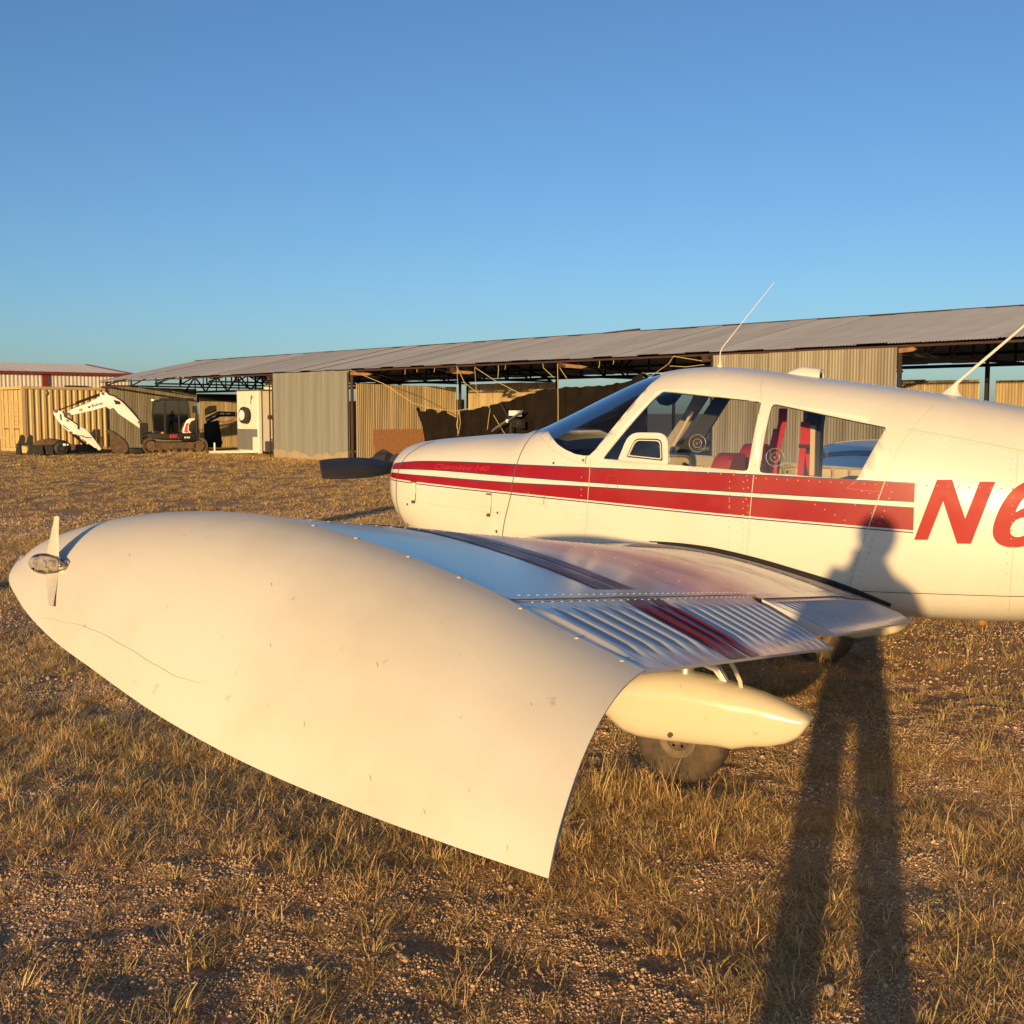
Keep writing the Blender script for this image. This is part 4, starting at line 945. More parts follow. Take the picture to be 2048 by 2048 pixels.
def tip(side):
    ns=48;nv=16;V=[];F=[]
    for i in range(ns+1):
        s=i/ns; s2=s**1.5; xj=s2*1.672; a0=4.292
        zj=ztip(xj,a0)
        J=Vector((xj,a0,zj)); E_=Vector((ef[0](s2),ef[1](s2),ef[2](s2)))
        d=E_-J
        for j in range(nv+1):
            t=j/nv; ang=t*math.pi/2
            # superelliptic shoulder: runs outboard first, then turns down to the edge
            oy_,oz_=tipprof(t)
            rise=.012*math.sin(math.pi*min(t*1.4,1))
            V.append((J.x+d.x*(.5*oy_+.5*t),side*(J.y+d.y*oy_),J.z+d.z*oz_+rise*(1 if d.z<-.02 else .3)))
    m=nv+1
    for i in range(ns):
        for j in range(nv): F.append((i*m+j,i*m+j+1,(i+1)*m+j+1,(i+1)*m+j))
    # hollow under side, set back from the rear edge
    base=len(V); nu=8
    for i in range(ns+1):
        s=i/ns; s2=s**1.5; xj=min(s2*1.672,1.60); a0=4.292
        Lp=Vector((xj,a0,wz(min(xj,XTE),a0,False))); E_=Vector((ef[0](s2),ef[1](s2),ef[2](s2)))
        for j in range(nu+1):
            t=j/nu; p=Lp+(E_-Lp)*t; p.z+= .015*min(1,s2*1.2)*math.sin(math.pi*t)**1.2; V.append((p.x,side*p.y,p.z))
    m2=nu+1
    for i in range(ns):
        for j in range(nu): F.append((base+i*m2+j,base+(i+1)*m2+j,base+(i+1)*m2+j+1,base+i*m2+j+1))
    o=mesh('wing_tip',V,F,TIPP,AC,True)
    bm=bmesh.new();bm.from_mesh(o.data); bmesh.ops.remove_doubles(bm,verts=bm.verts,dist=.0006)
    bmesh.ops.recalc_face_normals(bm,faces=bm.faces); bm.to_mesh(o.data);bm.free(); autosmooth(o.data,50)
    md=o.modifiers.new('shell','SOLIDIFY'); md.thickness=.006; md.offset=-1; es=o.modifiers.new('edges','EDGE_SPLIT'); es.split_angle=R(40)
    return o
tips={s:tip(s) for s in (-1,1)}
tips[-1]['label']='smooth drooped fibreglass tip of the left wing'
def tipscrews():
    P=[]
    for x in (.86,.98,1.12,1.25,1.40,1.53,1.63): P.append((x,4.31))
    return P
dots('tip_screws',tipscrews(),.006,TIPP,tips[-1],fn=lambda p:(Vector((p[0],-p[1],ztip(p[0],4.295)+.002)),Vector((0,-.1,1)).normalized()))
# hairline crack and scuffs on the tip
def on_tip(s2,t):
    xj=s2*1.672;a0=4.292;zj=ztip(xj,a0);J=Vector((xj,a0,zj));E_=Vector((ef[0](s2),ef[1](s2),ef[2](s2)));d=E_-J;oy_,oz_=tipprof(t); rise=.012*math.sin(math.pi*min(t*1.4,1))
    return Vector((J.x+d.x*(.5*oy_+.5*t),-(J.y+d.y*oy_),J.z+d.z*oz_+rise*(1 if d.z<-.02 else .3)))
CRACK=M('hairline_crack',(.40,.345,.26),.7)
V=[];F=[];pp=[(.16,.93),(.20,.88),(.25,.84),(.31,.83),(.37,.835),(.42,.84),(.46,.825),(.48,.80)]
ca=cubic(range(8),[p[0] for p in pp]);cb_=cubic(range(8),[p[1] for p in pp])
pts=[on_tip(ca(q/5),cb_(q/5)+.002*math.sin(q*1.3))+Vector((0,-.0006,.0003)) for q in range(36)]
b=MB(); b.tube(pts,[.0006*(.35+.65*math.sin(math.pi*(q+3)/41)) for q in range(36)],4); b.build('hairline_crack',CRACK,tips[-1])
SCUFF=M('scuff_mark',(.44,.38,.28),.8)
random.seed(5)
for k,(a,t,l) in enumerate([(.27,.45,.012),(.52,.42,.010),(.55,.62,.008),(.70,.55,.012),(.62,.80,.016),(.72,.88,.014),(.83,.60,.007),(.86,.80,.010),(.91,.45,.006),(.93,.93,.02),(.80,.92,.012),(.44,.30,.007),(.38,.62,.007)]):
    p=on_tip(a,t); q=on_tip(a+random.uniform(-.004,.004),t+l*1.3)
    b=MB(); off=Vector((0,-.0005,.0003)); b.tube([p+off,(p+q)/2+off+Vector((.002,0,0)),q+off],[.0004,.0010,.0004],4); b.build('scuff_mark',SCUFF,tips[-1])
# ---- tip strobe: lens between two small fins
NL=empty('position_light',(.240,-4.526,1.330)); NL.parent=AC
FINM=M('fin_plastic',(.50,.465,.405),.35,noise=(30,.4,.7),col2=(.44,.40,.34))
for s,l in ((1,.104),(-1,.100)):
    V=[];F=[]
    for i in range(9):
        t=i/8; ch=(.034*(1-t)**1.3+.016) if s>0 else (.036*(1-t)**1.1+.016); z=s*(.012+(l if s>0 else .074)*t); xc=.004+(.012*t if s>0 else .006*t)
        for (u,v) in ((-.5,0),(-.2,.006),(.3,.004),(.5,0),(.3,-.004),(-.2,-.006)): V.append((xc+u*ch+(.010 if s>0 else .072)*t,v*(1-.4*t)-(.072*t if s<0 else 0)-.004,z))
    for i in range(8):
        for k in range(6): F.append((i*6+k,i*6+(k+1)%6,(i+1)*6+(k+1)%6,(i+1)*6+k))
    F.append(tuple(8*6+k for k in range(6))); 
    b=MB();b.add(V,F); b.build('light_fin',FINM,NL,True)
prof=[];b=MB()
V=[];F=[]
for i in range(11):
    t=i/10; x=-.056+.112*t; r=.030*(math.sin(math.pi*(.12+.80*t**.8)))**.7
    for k in range(14): a=2*math.pi*k/14; V.append((x,-.012+.022*math.cos(a)*r/.030,r*.86*math.sin(a)))
for i in range(10):
    for k in range(14): F.append((i*14+k,i*14+(k+1)%14,(i+1)*14+(k+1)%14,(i+1)*14+k))
F.append(tuple(range(14))[::-1]);F.append(tuple(140+k for k in range(14)))
b.add(V,F); lens=b.build('light_lens',CLEARP,NL,True)
b=MB(); b.box((-.002,-.008,0),(.070,.008,.036)); b.box((-.03,-.016,0),(.004,.02,.034)); b.box((.02,-.016,0.004),(.02,.016,.014)); b.box((.008,-.018,-.012),(.016,.016,.010)); b.lathe([(.009,-.022),(.011,-.012),(.009,-.004)],(-.006,0,.0),'y',10); b.build('reflector',CHROME,NL,True)
b=MB(); b.tube([(-.052,-.010,0),(-.035,-.012,.021),(0,-.014,.0235),(.03,-.012,.017),(.053,-.008,0),(.03,-.012,-.017),(0,-.014,-.0235),(-.035,-.012,-.021),(-.052,-.010,0)],.0022,6); b.build('lens_bezel',M('grey_bezel',(.22,.19,.18),.35,metal=.4),NL,True)
b=MB(); b.box((.045,-.004,-.012),(.016,.02,.016)); b.build('lamp_base',PAINT,NL,bevel=.003)
b=MB(); b.lathe([(.004,0),(.004,.004)],(-.034,-.02,.0),'y',6); b.build('orange_bulb',AMBER,NL)

# ---- wheel fairings and wheels
def pant(cy,side):
    g=empty('main_gear',(0,cy,0)); g.parent=AC
    # profile: x, z top, z bottom, half width
    T=[(.385,.335,.300,.02),(.40,.37,.285,.055),(.45,.418,.250,.090),(.52,.460,.206,.114),(.60,.492,.190,.128),(.70,.508,.190,.134),(.80,.512,.191,.134),(.90,.505,.193,.130),(.98,.492,.196,.124),(1.04,.480,.190,.117),(1.12,.464,.212,.104),(1.20,.442,.222,.094),(1.28,.413,.248,.078),(1.33,.391,.280,.068),(1.362,.376,.322,.058),(1.376,.366,.346,.046)]
    fx=[cubic([t[0] for t in T],[t[k] for t in T]) for k in (1,2,3)]
    V=[];F=[];n=26;xs_=np.concatenate([np.linspace(.385,.46,7),np.linspace(.48,1.30,36),np.linspace(1.315,1.376,7)])
    for x in xs_:
        zt=fx[0](x);zb=interp(x,T,2);w=max(fx[2](x),.003); ze=zt-(zt-zb)*.36
        for k in range(n):
            a=2*math.pi*k/n; c,s_=math.cos(a),math.sin(a)
            if s_>=0: y=w*math.copysign(abs(c)**.95,c); z=ze+(zt-ze)*s_**.9
            else: y=w*math.copysign(abs(c)**.42,c)*(1-.10*abs(s_)); z=ze-(ze-zb)*abs(s_)**.55
            V.append((x,y,z))
    for i in range(len(xs_)-1):
        for k in range(n): F.append((i*n+k,(i+1)*n+k,(i+1)*n+(k+1)%n,i*n+(k+1)%n))
    F.append(tuple(range(n))); F.append(tuple((len(xs_)-1)*n+k for k in range(n))[::-1])
    b=MB();b.add(V,F); o=b.build('wheel_fairing',PANTP,g,55)
    q=MB(); q.lathe([(.0115,-.004),(.0115,.004)],(.775,-.1345 if side<0 else .1345,.243),'y',14); q.build('fairing_screw',SCREW,o)
    t=MB(); R0=.222
    t.lathe([(.075,-.070),(.090,-.080),(.15,-.082),(.188,-.074),(.210,-.055),(.220,-.028),(R0,0),(.220,.028),(.210,.055),(.188,.074),(.15,.082),(.090,.080),(.075,.070)],(.79,0,.214),'y',40); w=t.build('wheel',RUBB,g,True)
    r=MB(); r.lathe([(.016,-.088),(.026,-.086),(.028,-.066),(.050,-.064),(.064,-.074),(.080,-.084),(.088,-.082),(.086,-.060),(.05,-.05)],(.79,0,.214),'y',32); r.build('wheel_rim',RIM,w,True)
    bl=MB()
    for k in range(6): a=k*math.pi/3; bl.lathe([(.007,-.070),(.007,-.062)],(.79+.040*math.cos(a),0,.214+.040*math.sin(a)),'y',6)
    bl.build('rim_bolts',SCREW,w)
    s=MB(); s.tube([(.80,.0,.44),(.80,0,wz(.8,cy,False)+.02)],.030,12); s.tube([(.80,0,.40),(.80,0,.62)],.040,12); s.build('oleo_strut',ALU,g,True)
    k=MB(); k.prism([(.86,.60),(.955,.555),(1.005,.475),(.985,.470),(.935,.53),(.86,.555)],-.02,.02); k.build('torque_link',PAINT,g,bevel=.004)
    k=MB(); k.tube([(1.00,-.02,.60),(1.03,-.02,.56),(1.06,-.02,.50),(1.075,-.02,.43)],.010,6); k.build('brake_hose',CREAMR,g,True)
    return g
gl=pant(-1.52,-1); gr=pant(1.29,1)
# nose gear
g=empty('nose_gear',(-1.10,0,0)); g.parent=AC
b=MB(); b.lathe([(.07,-.06),(.15,-.066),(.19,-.05),(.20,0),(.19,.05),(.15,.066),(.07,.06)],(0,0,.192),'y',32); b.build('wheel',RUBB,g,True)
b=MB(); b.tube([(0,0,.42),(.05,0,.95)],.03,10); b.bar((0,-.09,.19),(0,-.09,.44),.03); b.bar((0,.09,.19),(0,.09,.44),.03); b.box((0,0,.44),(.05,.21,.03)); b.build('fork',ALU,g)
# belly beacon
b=MB(); b.lathe([(.003,.601),(.014,.604),(.022,.612),(.025,.628),(.025,.66)],(1.93,-.2,0),'z',14); b.build('belly_light',M('dull_amber',(.35,.16,.05),.35),AC,True)
# ---- antennas, cabin vent
zt=lambda x:Ft[1](x)
b=MB(); b.lathe([(.018,1.945),(.016,1.962),(.008,1.975),(.006,1.99)],(.488,-.10,0),'z',12); an=b.build('whip_antenna_base',PAINT,AC,True)
b=MB(); b.tube([(.488,-.10,1.97),(.488,-.10,2.035),(.500,-.10,2.065),(.79,-.10,2.415)],[.0035,.003,.0028,.0016],6); b.build('whip_antenna',RIVET,AC,True)
b=MB(); V=[];F=[]
for i in range(10):
    t=i/9; cx=1.712+.045*t**1.6; cz=zt(1.71)-.012+.085*t; L_=.058*(1-t)**1.6+.009; wd=.030*(1-t)**2+.008
    for k in range(12): a=2*math.pi*k/12; V.append((cx+L_*math.cos(a),wd*math.sin(a),cz))
for i in range(9):
    for k in range(12): F.append((i*12+k,i*12+(k+1)%12,(i+1)*12+(k+1)%12,(i+1)*12+k))
F.append(tuple(108+k for k in range(12))); b.add(V,F); b.build('antenna_foot',PAINT,AC,True)
b=MB(); b.tube([(1.750,0,1.852),(1.765,0,1.866),(2.33,0,2.385)],[.010,.009,.0045],8); b.build('rod_antenna',PAINT,AC,True)
V=[];F=[]
for i in range(12):
    t=i/11; x=.862+.185*t; h=.048*min(1,(t/.45))**.6; w=.045+.012*t
    for k in range(11): a=math.pi*k/10; V.append((x,-.02-w*math.cos(a),zt(x)-.008+ (h+.006)*math.sin(a)))
for i in range(11):
    for k in range(10): F.append((i*11+k,i*11+k+1,(i+1)*11+k+1,(i+1)*11+k))
o=mesh('roof_vent',V,F,PAINT,AC,True); md=o.modifiers.new('s','SOLIDIFY'); md.thickness=.005
b=MB(); b.box((1.038,-.02,zt(1.03)+.012),(.006,.085,.03)); b.build('vent_mouth',BLACKM,o)
# ---- tail surfaces (beyond the frame)
def foil(name,root,tipp,th,vert):
    V=[];F=[];pr=[(0,0),(.08,.6),(.3,1),(.6,.7),(1,.03),(.6,-.7),(.3,-1),(.08,-.6)]
    for (p,c) in (root,tipp):
        for u,v in pr:
            V.append((p[0]+u*c,p[1]+(v*th if vert else 0),p[2]+(0 if vert else v*th)))
    n=8
    for k in range(n): F.append((k,(k+1)%n,n+(k+1)%n,n+k))
    F.append(tuple(range(n))[::-1]);F.append(tuple(n+k for k in range(n)))
    b=MB();b.add(V,F);return b.build(name,PAINT,AC,True)
foil('vertical_fin',((4.2,0,1.32),1.15),((4.95,0,2.25),.6),.05,True)
for s in (-1,1): foil('stabilator',((4.55,s*.05,1.18),.76),((4.62,s*1.5,1.20),.72),.045,False)

# ---- cabin interior
b=MB(); V=[];F=[]
gs=[(-.62,1.40,.30),(-.56,1.455,.34),(-.40,1.475,.40),(-.12,1.49,.465),(-.08,1.465,.475),(-.08,1.15,.49)]
for x,z,w in gs:
    for k in range(9): y=-w+2*w*k/8; V.append((x,y,z+.06*(1-(y/w)**2)*(1 if z>1.2 else 0)))
for i in range(len(gs)-1):
    for k in range(8): F.append((i*9+k,(i+1)*9+k,(i+1)*9+k+1,i*9+k+1))
o=mesh('instrument_panel',V,F,DARKI,AC,'auto')
for k,y in enumerate((-.36,-.24,-.12,.02)):
    for z in (1.40,1.28):
        q=MB(); q.lathe([(.036,0),(.040,.008),(.036,.014)],(-.08,y,z),'x',14); q.build('gauge',M('gauge_face',(.05,.05,.05),.3) if k==0 and z>1.3 else bpy.data.materials['gauge_face'],o,True)
b=MB()
for y in (-.27,.27):
    b.tube([(-.08,y,1.28),(.10,y,1.29)],.012,8)
    b.tube([(.10,y-.15,1.38),(.10,y-.16,1.28),(.10,y-.10,1.22),(.10,y+.10,1.22),(.10,y+.16,1.28),(.10,y+.15,1.38)],.013,8)
b.build('control_yokes',DARKI,AC,True)
for z,mat_,nm in ((.78,LINER,'cabin_floor'),):
    b=MB(); b.box((.6,0,z),(2.0,.96,.02)); b.build(nm,mat_,AC)
# headliner/firewall bulkhead and rear shelf
b=MB(); b.box((1.62,0,1.20),(.02,.90,.75)); b.build('rear_bulkhead',LINER,AC)
b=MB(); b.box((1.36,0,1.31),(.50,1.0,.02)); b.build('hat_shelf',DARKI,AC)
def seat(x,y,h,mat,name='cabin_seat'):
    # cushion and reclined back, crown shaped top
    q=empty(name,(x,y,.79)); q.parent=AC
    c=MB(); c.box((-.18,0,.20),(.46,.44,.14)); c.box((-.18,0,.07),(.40,.36,.13)); c.build('seat_cushion',mat,q,bevel=.04,smooth=True)
    V=[];F=[]
    rows=[(0,.14,.215),(.03,.30,.215),(.06,.45,.21),(.085,.56,.19),(.10,.63,.15),(.105,.66,.09),(.105,.665,.03)]
    for dx,z,w in rows:
        z=z*h/.66
        for (u,v) in ((-1,-.3),(-.92,-.9),(-.5,-1.05),(0,-1.1),(.5,-1.05),(.92,-.9),(1,-.3),(1,.3),(.9,1),(0,1.1),(-.9,1),(-1,.3)):
            V.append((dx+v*.055,u*w,z))
    n=12
    for i in range(len(rows)-1):
        for k in range(n): F.append((i*n+k,i*n+(k+1)%n,(i+1)*n+(k+1)%n,(i+1)*n+k))
    F.append(tuple(range(n))[::-1]);F.append(tuple((len(rows)-1)*n+k for k in range(n)))
    c=MB();c.add(V,F);c.build('seat_back',mat,q,True)
    return q
seat(.50,-.25,.675,SEATR); seat(.50,.25,.715,SEATR)
c=MB(); c.box((1.12,0,.98),(.42,.92,.14)); c.box((1.36,0,1.13),(.10,.92,.34)); c.build('rear_bench',SEATR,AC,bevel=.03,smooth=True)
# quilted side panel of the far wall seen over the sill
b=MB()
for k in range(12): b.box((.15+.1*k,.530,1.325),(.090,.014,.07))
b.build('quilted_trim',M('cream_quilt',(.55,.48,.33),.7),AC,bevel=.02,smooth=True)
# shoulder straps
def strap(pts,w,mat,name='shoulder_strap'):
    V=[];F=[]
    for p in pts: V+= [(p[0]-w/2,p[1],p[2]),(p[0]+w/2,p[1],p[2])]
    for i in range(len(pts)-1): F.append((2*i,2*i+1,2*i+3,2*i+2))
    o=mesh(name,V,F,mat,AC); md=o.modifiers.new('s','SOLIDIFY'); md.thickness=.004; return o
s_=strap([(.752,.30,1.72),(.748,.305,1.64),(.735,.31,1.57),(.712,.32,1.50),(.695,.33,1.43),(.69,.33,1.32)],.050,BELTR)
strap([(.715,.29,1.60),(.700,.30,1.54),(.675,.32,1.47)],.03,BELTR)
strap([(.865,.40,1.64),(.866,.40,1.56),(.862,.40,1.50)],.062,BELTR)
strap([(.852,.40,1.49),(.845,.40,1.42),(.838,.40,1.32)],.038,BELTR); strap([(.882,.40,1.45),(.892,.40,1.38),(.908,.40,1.32)],.035,BELTR)
b=MB(); b.box((.862,.395,1.495),(.07,.015,.022)); b.build('strap_buckle',BLACKM,AC,bevel=.003)
b=MB(); b.box((.91,.40,1.47),(.028,.03,.30)); b.build('rear_rod',CREAMR,AC)
b=MB(); b.prism([(.855,1.30),(.845,1.60),(.88,1.745),(.96,1.735),(.945,1.60),(.94,1.30)],.43,.52); b.build('far_door_post',DARKI,AC)
b=MB(); b.tube([(.19,.30,1.705),(.054,.30,1.463)],.010,8); b.build('gust_rod',CREAMR,AC,True)
# far windshield post liner and dark header
b=MB(); b.prism([(.03,1.44),(.30,1.83),(.40,1.83),(.16,1.46)],.47,.50); b.build('far_post_liner',DARKI,AC)
b=MB(); b.prism([(.16,1.83),(.17,1.775),(.20,1.742),(.245,1.732),(.29,1.745),(.335,1.80),(.34,1.83)],-.30,-.293); b.build('sun_visor',glass('smoked_visor',(.12,.12,.14),.1),AC,bevel=.002)
# round window ventilators
def ventdisc(x,z,side,r=.047):
    y=side*(fside(x,z)-.004)
    g=MB()
    for rr in (r,r*.5): g.tube([(x+rr*math.cos(a),y,z+rr*math.sin(a)) for a in np.linspace(0,2*math.pi,25)],.0013,5,False)
    o=g.build('window_ventilator',CHROME,AC,True)
    q=MB(); q.lathe([(r,-.002),(r,.002)],(x,y+.004*side*-1,z),'y',24); q.build('ventilator_disc',CLEARP,o)
    q=MB(); q.lathe([(.008,-.008),(.010,0),(.008,.008)],(x,y,z),'y',10); q.build('ventilator_knob',SCREW,o)
ventdisc(.512,1.530,-1); ventdisc(.935,1.462,-1); ventdisc(.93,1.445,1,.035)
# pilot's storm window
SO=roundpoly([(.055,1.432),(.115,1.585),(.345,1.585),(.352,1.413)],[.012,.06,.07,.012],5); SI=roundpoly([(.105,1.449),(.150,1.553),(.312,1.552),(.322,1.432)],[.008,.035,.035,.008],5)
def frame(name,P,Q,mat,o1,o2):
    V=[];F=[];n=len(P)
    for (A,off) in ((P,o1),(P,o2),(Q,o2),(Q,o1)):
        for x,z in A: V.append((x,-(fside(x,z)+off),z))
    for a in range(3):
        for k in range(n): F.append((a*n+k,a*n+(k+1)%n,(a+1)*n+(k+1)%n,(a+1)*n+k))
    b=MB();b.add(V,F);return b.build(name,mat,AC)
frame('storm_window_frame',SO,SI,PAINT,-.012,.006)
SI2=roundpoly([(.113,1.456),(.154,1.546),(.306,1.545),(.314,1.440)],[.008,.03,.03,.008],5); SI3=roundpoly([(.120,1.460),(.157,1.541),(.302,1.540),(.309,1.445)],[.008,.03,.03,.008],5)
frame('storm_window_sash',SI2,SI3,PAINT,-.008,.008)
frame('storm_window_gasket',[(x+(x-.2)*.02,z+(z-1.5)*.02) for x,z in SI2],SI2,SEAM,-.010,.0035)
# post cover strips standing proud of the glass edges
# ================================================================== PHOTOGRAPHER (behind the camera, casts the long shadow)
PER=empty('person',(2.9,-6.95,0),0,'person in jeans and grey shirt standing legs apart, photographing with a phone','person')
def skinbody(name,verts,edges,radii,mat,parent,sub=2,root=0):
    me=bpy.data.meshes.new(name); me.from_pydata(verts,edges,[]); me.materials.append(mat)
    o=bpy.data.objects.new(name,me); COL.objects.link(o); o.parent=parent
    m=o.modifiers.new('skin','SKIN'); m.use_smooth_shade=True
    for i,r in enumerate(radii):
        sv=me.skin_vertices[0].data[i]; sv.radius=(r if isinstance(r,tuple) else (r,r)); sv.use_root=(i==root)
    s=o.modifiers.new('sub','SUBSURF'); s.levels=sub; s.render_levels=sub
    return o
FWD=Vector((-math.sin(YAW),math.cos(YAW),0)); RGT=Vector((math.cos(YAW),math.sin(YAW),0))
base=Vector((CAM.x,CAM.y,0))-FWD*.42-RGT*.14
PER.location=base; PER.rotation_euler=(0,0,YAW)
SKIN=M('skin',(.48,.29,.20),.55,noise=(30,.4,.7),col2=(.43,.25,.17))
SHIRT=M('grey_shirt',(.16,.17,.19),.85,noise=(20,.4,.7),col2=(.12,.13,.15),bump=(30,.3,.01))
JEANS=M('blue_jeans',(.05,.075,.13),.85,noise=(40,.4,.7),col2=(.08,.11,.17),bump=(60,.3,.005))
BOOT=M('brown_boot',(.09,.055,.03),.6)
# local: x right, y forward
vb=[(.02,0,.98),(.05,0,1.12),(.09,.01,1.30),(.11,.0,1.50),(.112,.0,1.60),
    (-.06,0,1.57),(-.16,.12,1.30),(-.20,.27,1.53),(.27,0,1.50),(.39,.10,1.24),(.09,.27,1.50),
    (-.09,0,.92),(-.135,.02,.50),(-.18,-.02,.10),(.13,0,.92),(.135,.02,.50),(.17,-.02,.10),(.125,.01,1.70)]
eb=[(0,1),(1,2),(2,3),(3,4),(3,5),(5,6),(6,7),(3,8),(8,9),(9,10),(0,11),(11,12),(12,13),(0,14),(14,15),(15,16),(4,17)]
rb=[(.19,.14),(.195,.145),(.225,.15),(.24,.12),(.105,.10),(.13,.13),(.085,.085),(.055,.055),(.092,.092),(.072,.072),(.042,.042),(.115,.115),(.085,.085),(.066,.066),(.115,.115),(.085,.085),(.066,.066),.065]
body=skinbody('body',vb,eb,rb,SHIRT,PER)
body.data.materials.clear()
# clothing by height: jeans below the belt, skin on neck and forearm ends
def person_mat():
    m=bpy.data.materials.new('clothed_body'); m.use_nodes=True;t=m.node_tree;N=t.nodes;L=t.links;bs=N['Principled BSDF'];bs.inputs['Roughness'].default_value=.8
    tc=N.new('ShaderNodeTexCoord');sx=N.new('ShaderNodeSeparateXYZ');L.new(tc.outputs['Object'],sx.inputs[0])
    rp=N.new('ShaderNodeValToRGB');rp.color_ramp.interpolation='CONSTANT';e=rp.color_ramp.elements
    e[0].position=0;e[0].color=(.05,.075,.13,1);e[1].position=.5;e[1].color=(.16,.17,.19,1);k=e.new(.815);k.color=(.48,.29,.20,1)
    mm=N.new('ShaderNodeMath');mm.operation='DIVIDE';mm.inputs[1].default_value=2.0;L.new(sx.outputs[2],mm.inputs[0]);L.new(mm.outputs[0],rp.inputs[0])
    nz=N.new('ShaderNodeTexNoise');nz.inputs['Scale'].default_value=30;mx=N.new('ShaderNodeMix');mx.data_type='RGBA';mx.blend_type='MULTIPLY';mx.inputs[0].default_value=.4
    L.new(tc.outputs['Object'],nz.inputs[0]);L.new(rp.outputs[0],mx.inputs[6]);L.new(nz.outputs[0],mx.inputs[7]);L.new(mx.outputs[2],bs.inputs[0]);return m
body.data.materials.append(person_mat())
# head with face
V=[];F=[];nr,na=18,24
HC=Vector((.128,.035,1.80))
for i in range(nr+1):
    ph=math.pi*i/nr; z=math.cos(ph)
    for k in range(na):
        a=2*math.pi*k/na; x=math.sin(ph)*math.cos(a); y=math.sin(ph)*math.sin(a)
        px,py,pz=x*.090,y*.104,z*.124
        if z<-.2: px*=1-.35*(-z-.2); py*=1-.18*(-z-.2)
        if y>.75 and abs(x)<.35:
            py+=.020*math.exp(-((x/.13)**2))*math.exp(-(((z+.12)/.18)**2))   # nose
            py+=.005*math.exp(-((x/.25)**2))*math.exp(-(((z+.50)/.08)**2))   # lips
            py-=.008*(math.exp(-(((abs(x)-.3)/.12)**2)))*math.exp(-(((z-.05)/.12)**2))
        V.append(HC+Vector((px,py,pz)))
for i in range(nr):
    for k in range(na): F.append((i*na+k,(i+1)*na+k,(i+1)*na+(k+1)%na,i*na+(k+1)%na))
head=mesh('head',V,F,SKIN,PER,True)
EYE=M('eye',(.7,.7,.68),.2); HAIR=M('brown_hair',(.05,.03,.018),.7,bump=(120,.6,.01)); LIP=M('lip',(.40,.17,.14),.5); PUP=M('pupil',(.02,.015,.01),.2)
for s in (-1,1):
    b=MB();b.lathe([(.002,.0),(.010,.004),(.012,.010),(.010,.016),(.002,.020)],(HC.x+s*.030,HC.y+.070,HC.z+.004),'y',12);e_=b.build('eye',EYE,head,True)
    b=MB();b.lathe([(.005,.0),(.004,.0022)],(HC.x+s*.030,HC.y+.0895,HC.z+.004),'y',10);b.build('pupil',PUP,e_)
    b=MB();b.tube([(HC.x+s*.078,HC.y-.004,HC.z-.025),(HC.x+s*.088,HC.y-.012,HC.z),(HC.x+s*.086,HC.y-.014,HC.z+.026),(HC.x+s*.078,HC.y,HC.z+.03)],[.009,.012,.011,.007],8);b.build('ear',SKIN,head,True)
b=MB();b.tube([(-.022+HC.x,HC.y+.085,HC.z-.060),(HC.x,HC.y+.094,HC.z-.059),(HC.x+.022,HC.y+.085,HC.z-.060)],[.003,.006,.003],8);b.build('mouth',LIP,head,True)
# cap
V=[];F=[]
for i in range(9):
    ph=math.pi/2*i/8; 
    for k in range(24): a=2*math.pi*k/24; V.append(HC+Vector((.099*math.sin(ph)*math.cos(a),.112*math.sin(ph)*math.sin(a)-.004,.022+.110*math.cos(ph))))
for i in range(8):
    for k in range(24): F.append((i*24+k,(i+1)*24+k,(i+1)*24+(k+1)%24,i*24+(k+1)%24))
cap=mesh('cap',V,F,M('tan_cap',(.30,.24,.16),.8,bump=(90,.3,.004)),PER,True)
b=MB();V=[];F=[]
for i in range(7):
    t=i/6
    for k in range(13): a=math.pi*(.12+.76*k/12); V.append(HC+Vector((.086*math.cos(a)*(1+.05*t),(.098+.065*t)*math.sin(a),.028-.016*t)))
for i in range(6):
    for k in range(12): F.append((i*13+k,i*13+k+1,(i+1)*13+k+1,(i+1)*13+k))
o=mesh('brim',V,F,bpy.data.materials['tan_cap'],cap,True);md=o.modifiers.new('s','SOLIDIFY');md.thickness=.004
# hair at the nape
V=[];F=[]
for i in range(6):
    t=i/5
    for k in range(15): a=math.pi+math.pi*(k/14); V.append(HC+Vector((.083*math.cos(a)*(1-.12*t),.104*math.sin(a)*(1-.10*t)-.003,.03-.085*t)))
for i in range(5):
    for k in range(14): F.append((i*15+k,i*15+k+1,(i+1)*15+k+1,(i+1)*15+k))
mesh('hair',V,F,HAIR,head,True)
# hands: palm and five fingers wrapped on the phone
def hand(px,py,pz,s):
    v=[(px,py,pz),(px+s*.010,py+.045,pz+.020),(px+s*.012,py+.075,pz+.035)]; e=[(0,1),(1,2)]; r=[(.030,.022),(.038,.020),(.034,.017)]
    for k,(dz,ln) in enumerate(((-.026,.055),(-.008,.066),(.010,.070),(.027,.060))):
        i=len(v); v+= [(px+s*.016,py+.085,pz+.035+dz),(px+s*.024,py+.118,pz+.040+dz),(px+s*(.024+ln*.5),py+.128,pz+.042+dz)]
        e+=[(2,i),(i,i+1),(i+1,i+2)]; r+=[(.0095,.0095),(.0088,.0088),(.0075,.0075)]
    i=len(v); v+=[(px+s*.030,py+.045,pz+.056),(px+s*.052,py+.072,pz+.068)]; e+=[(1,i),(i,i+1)]; r+=[(.011,.011),(.009,.009)]
    return skinbody('hand',v,e,r,SKIN,PER,1)
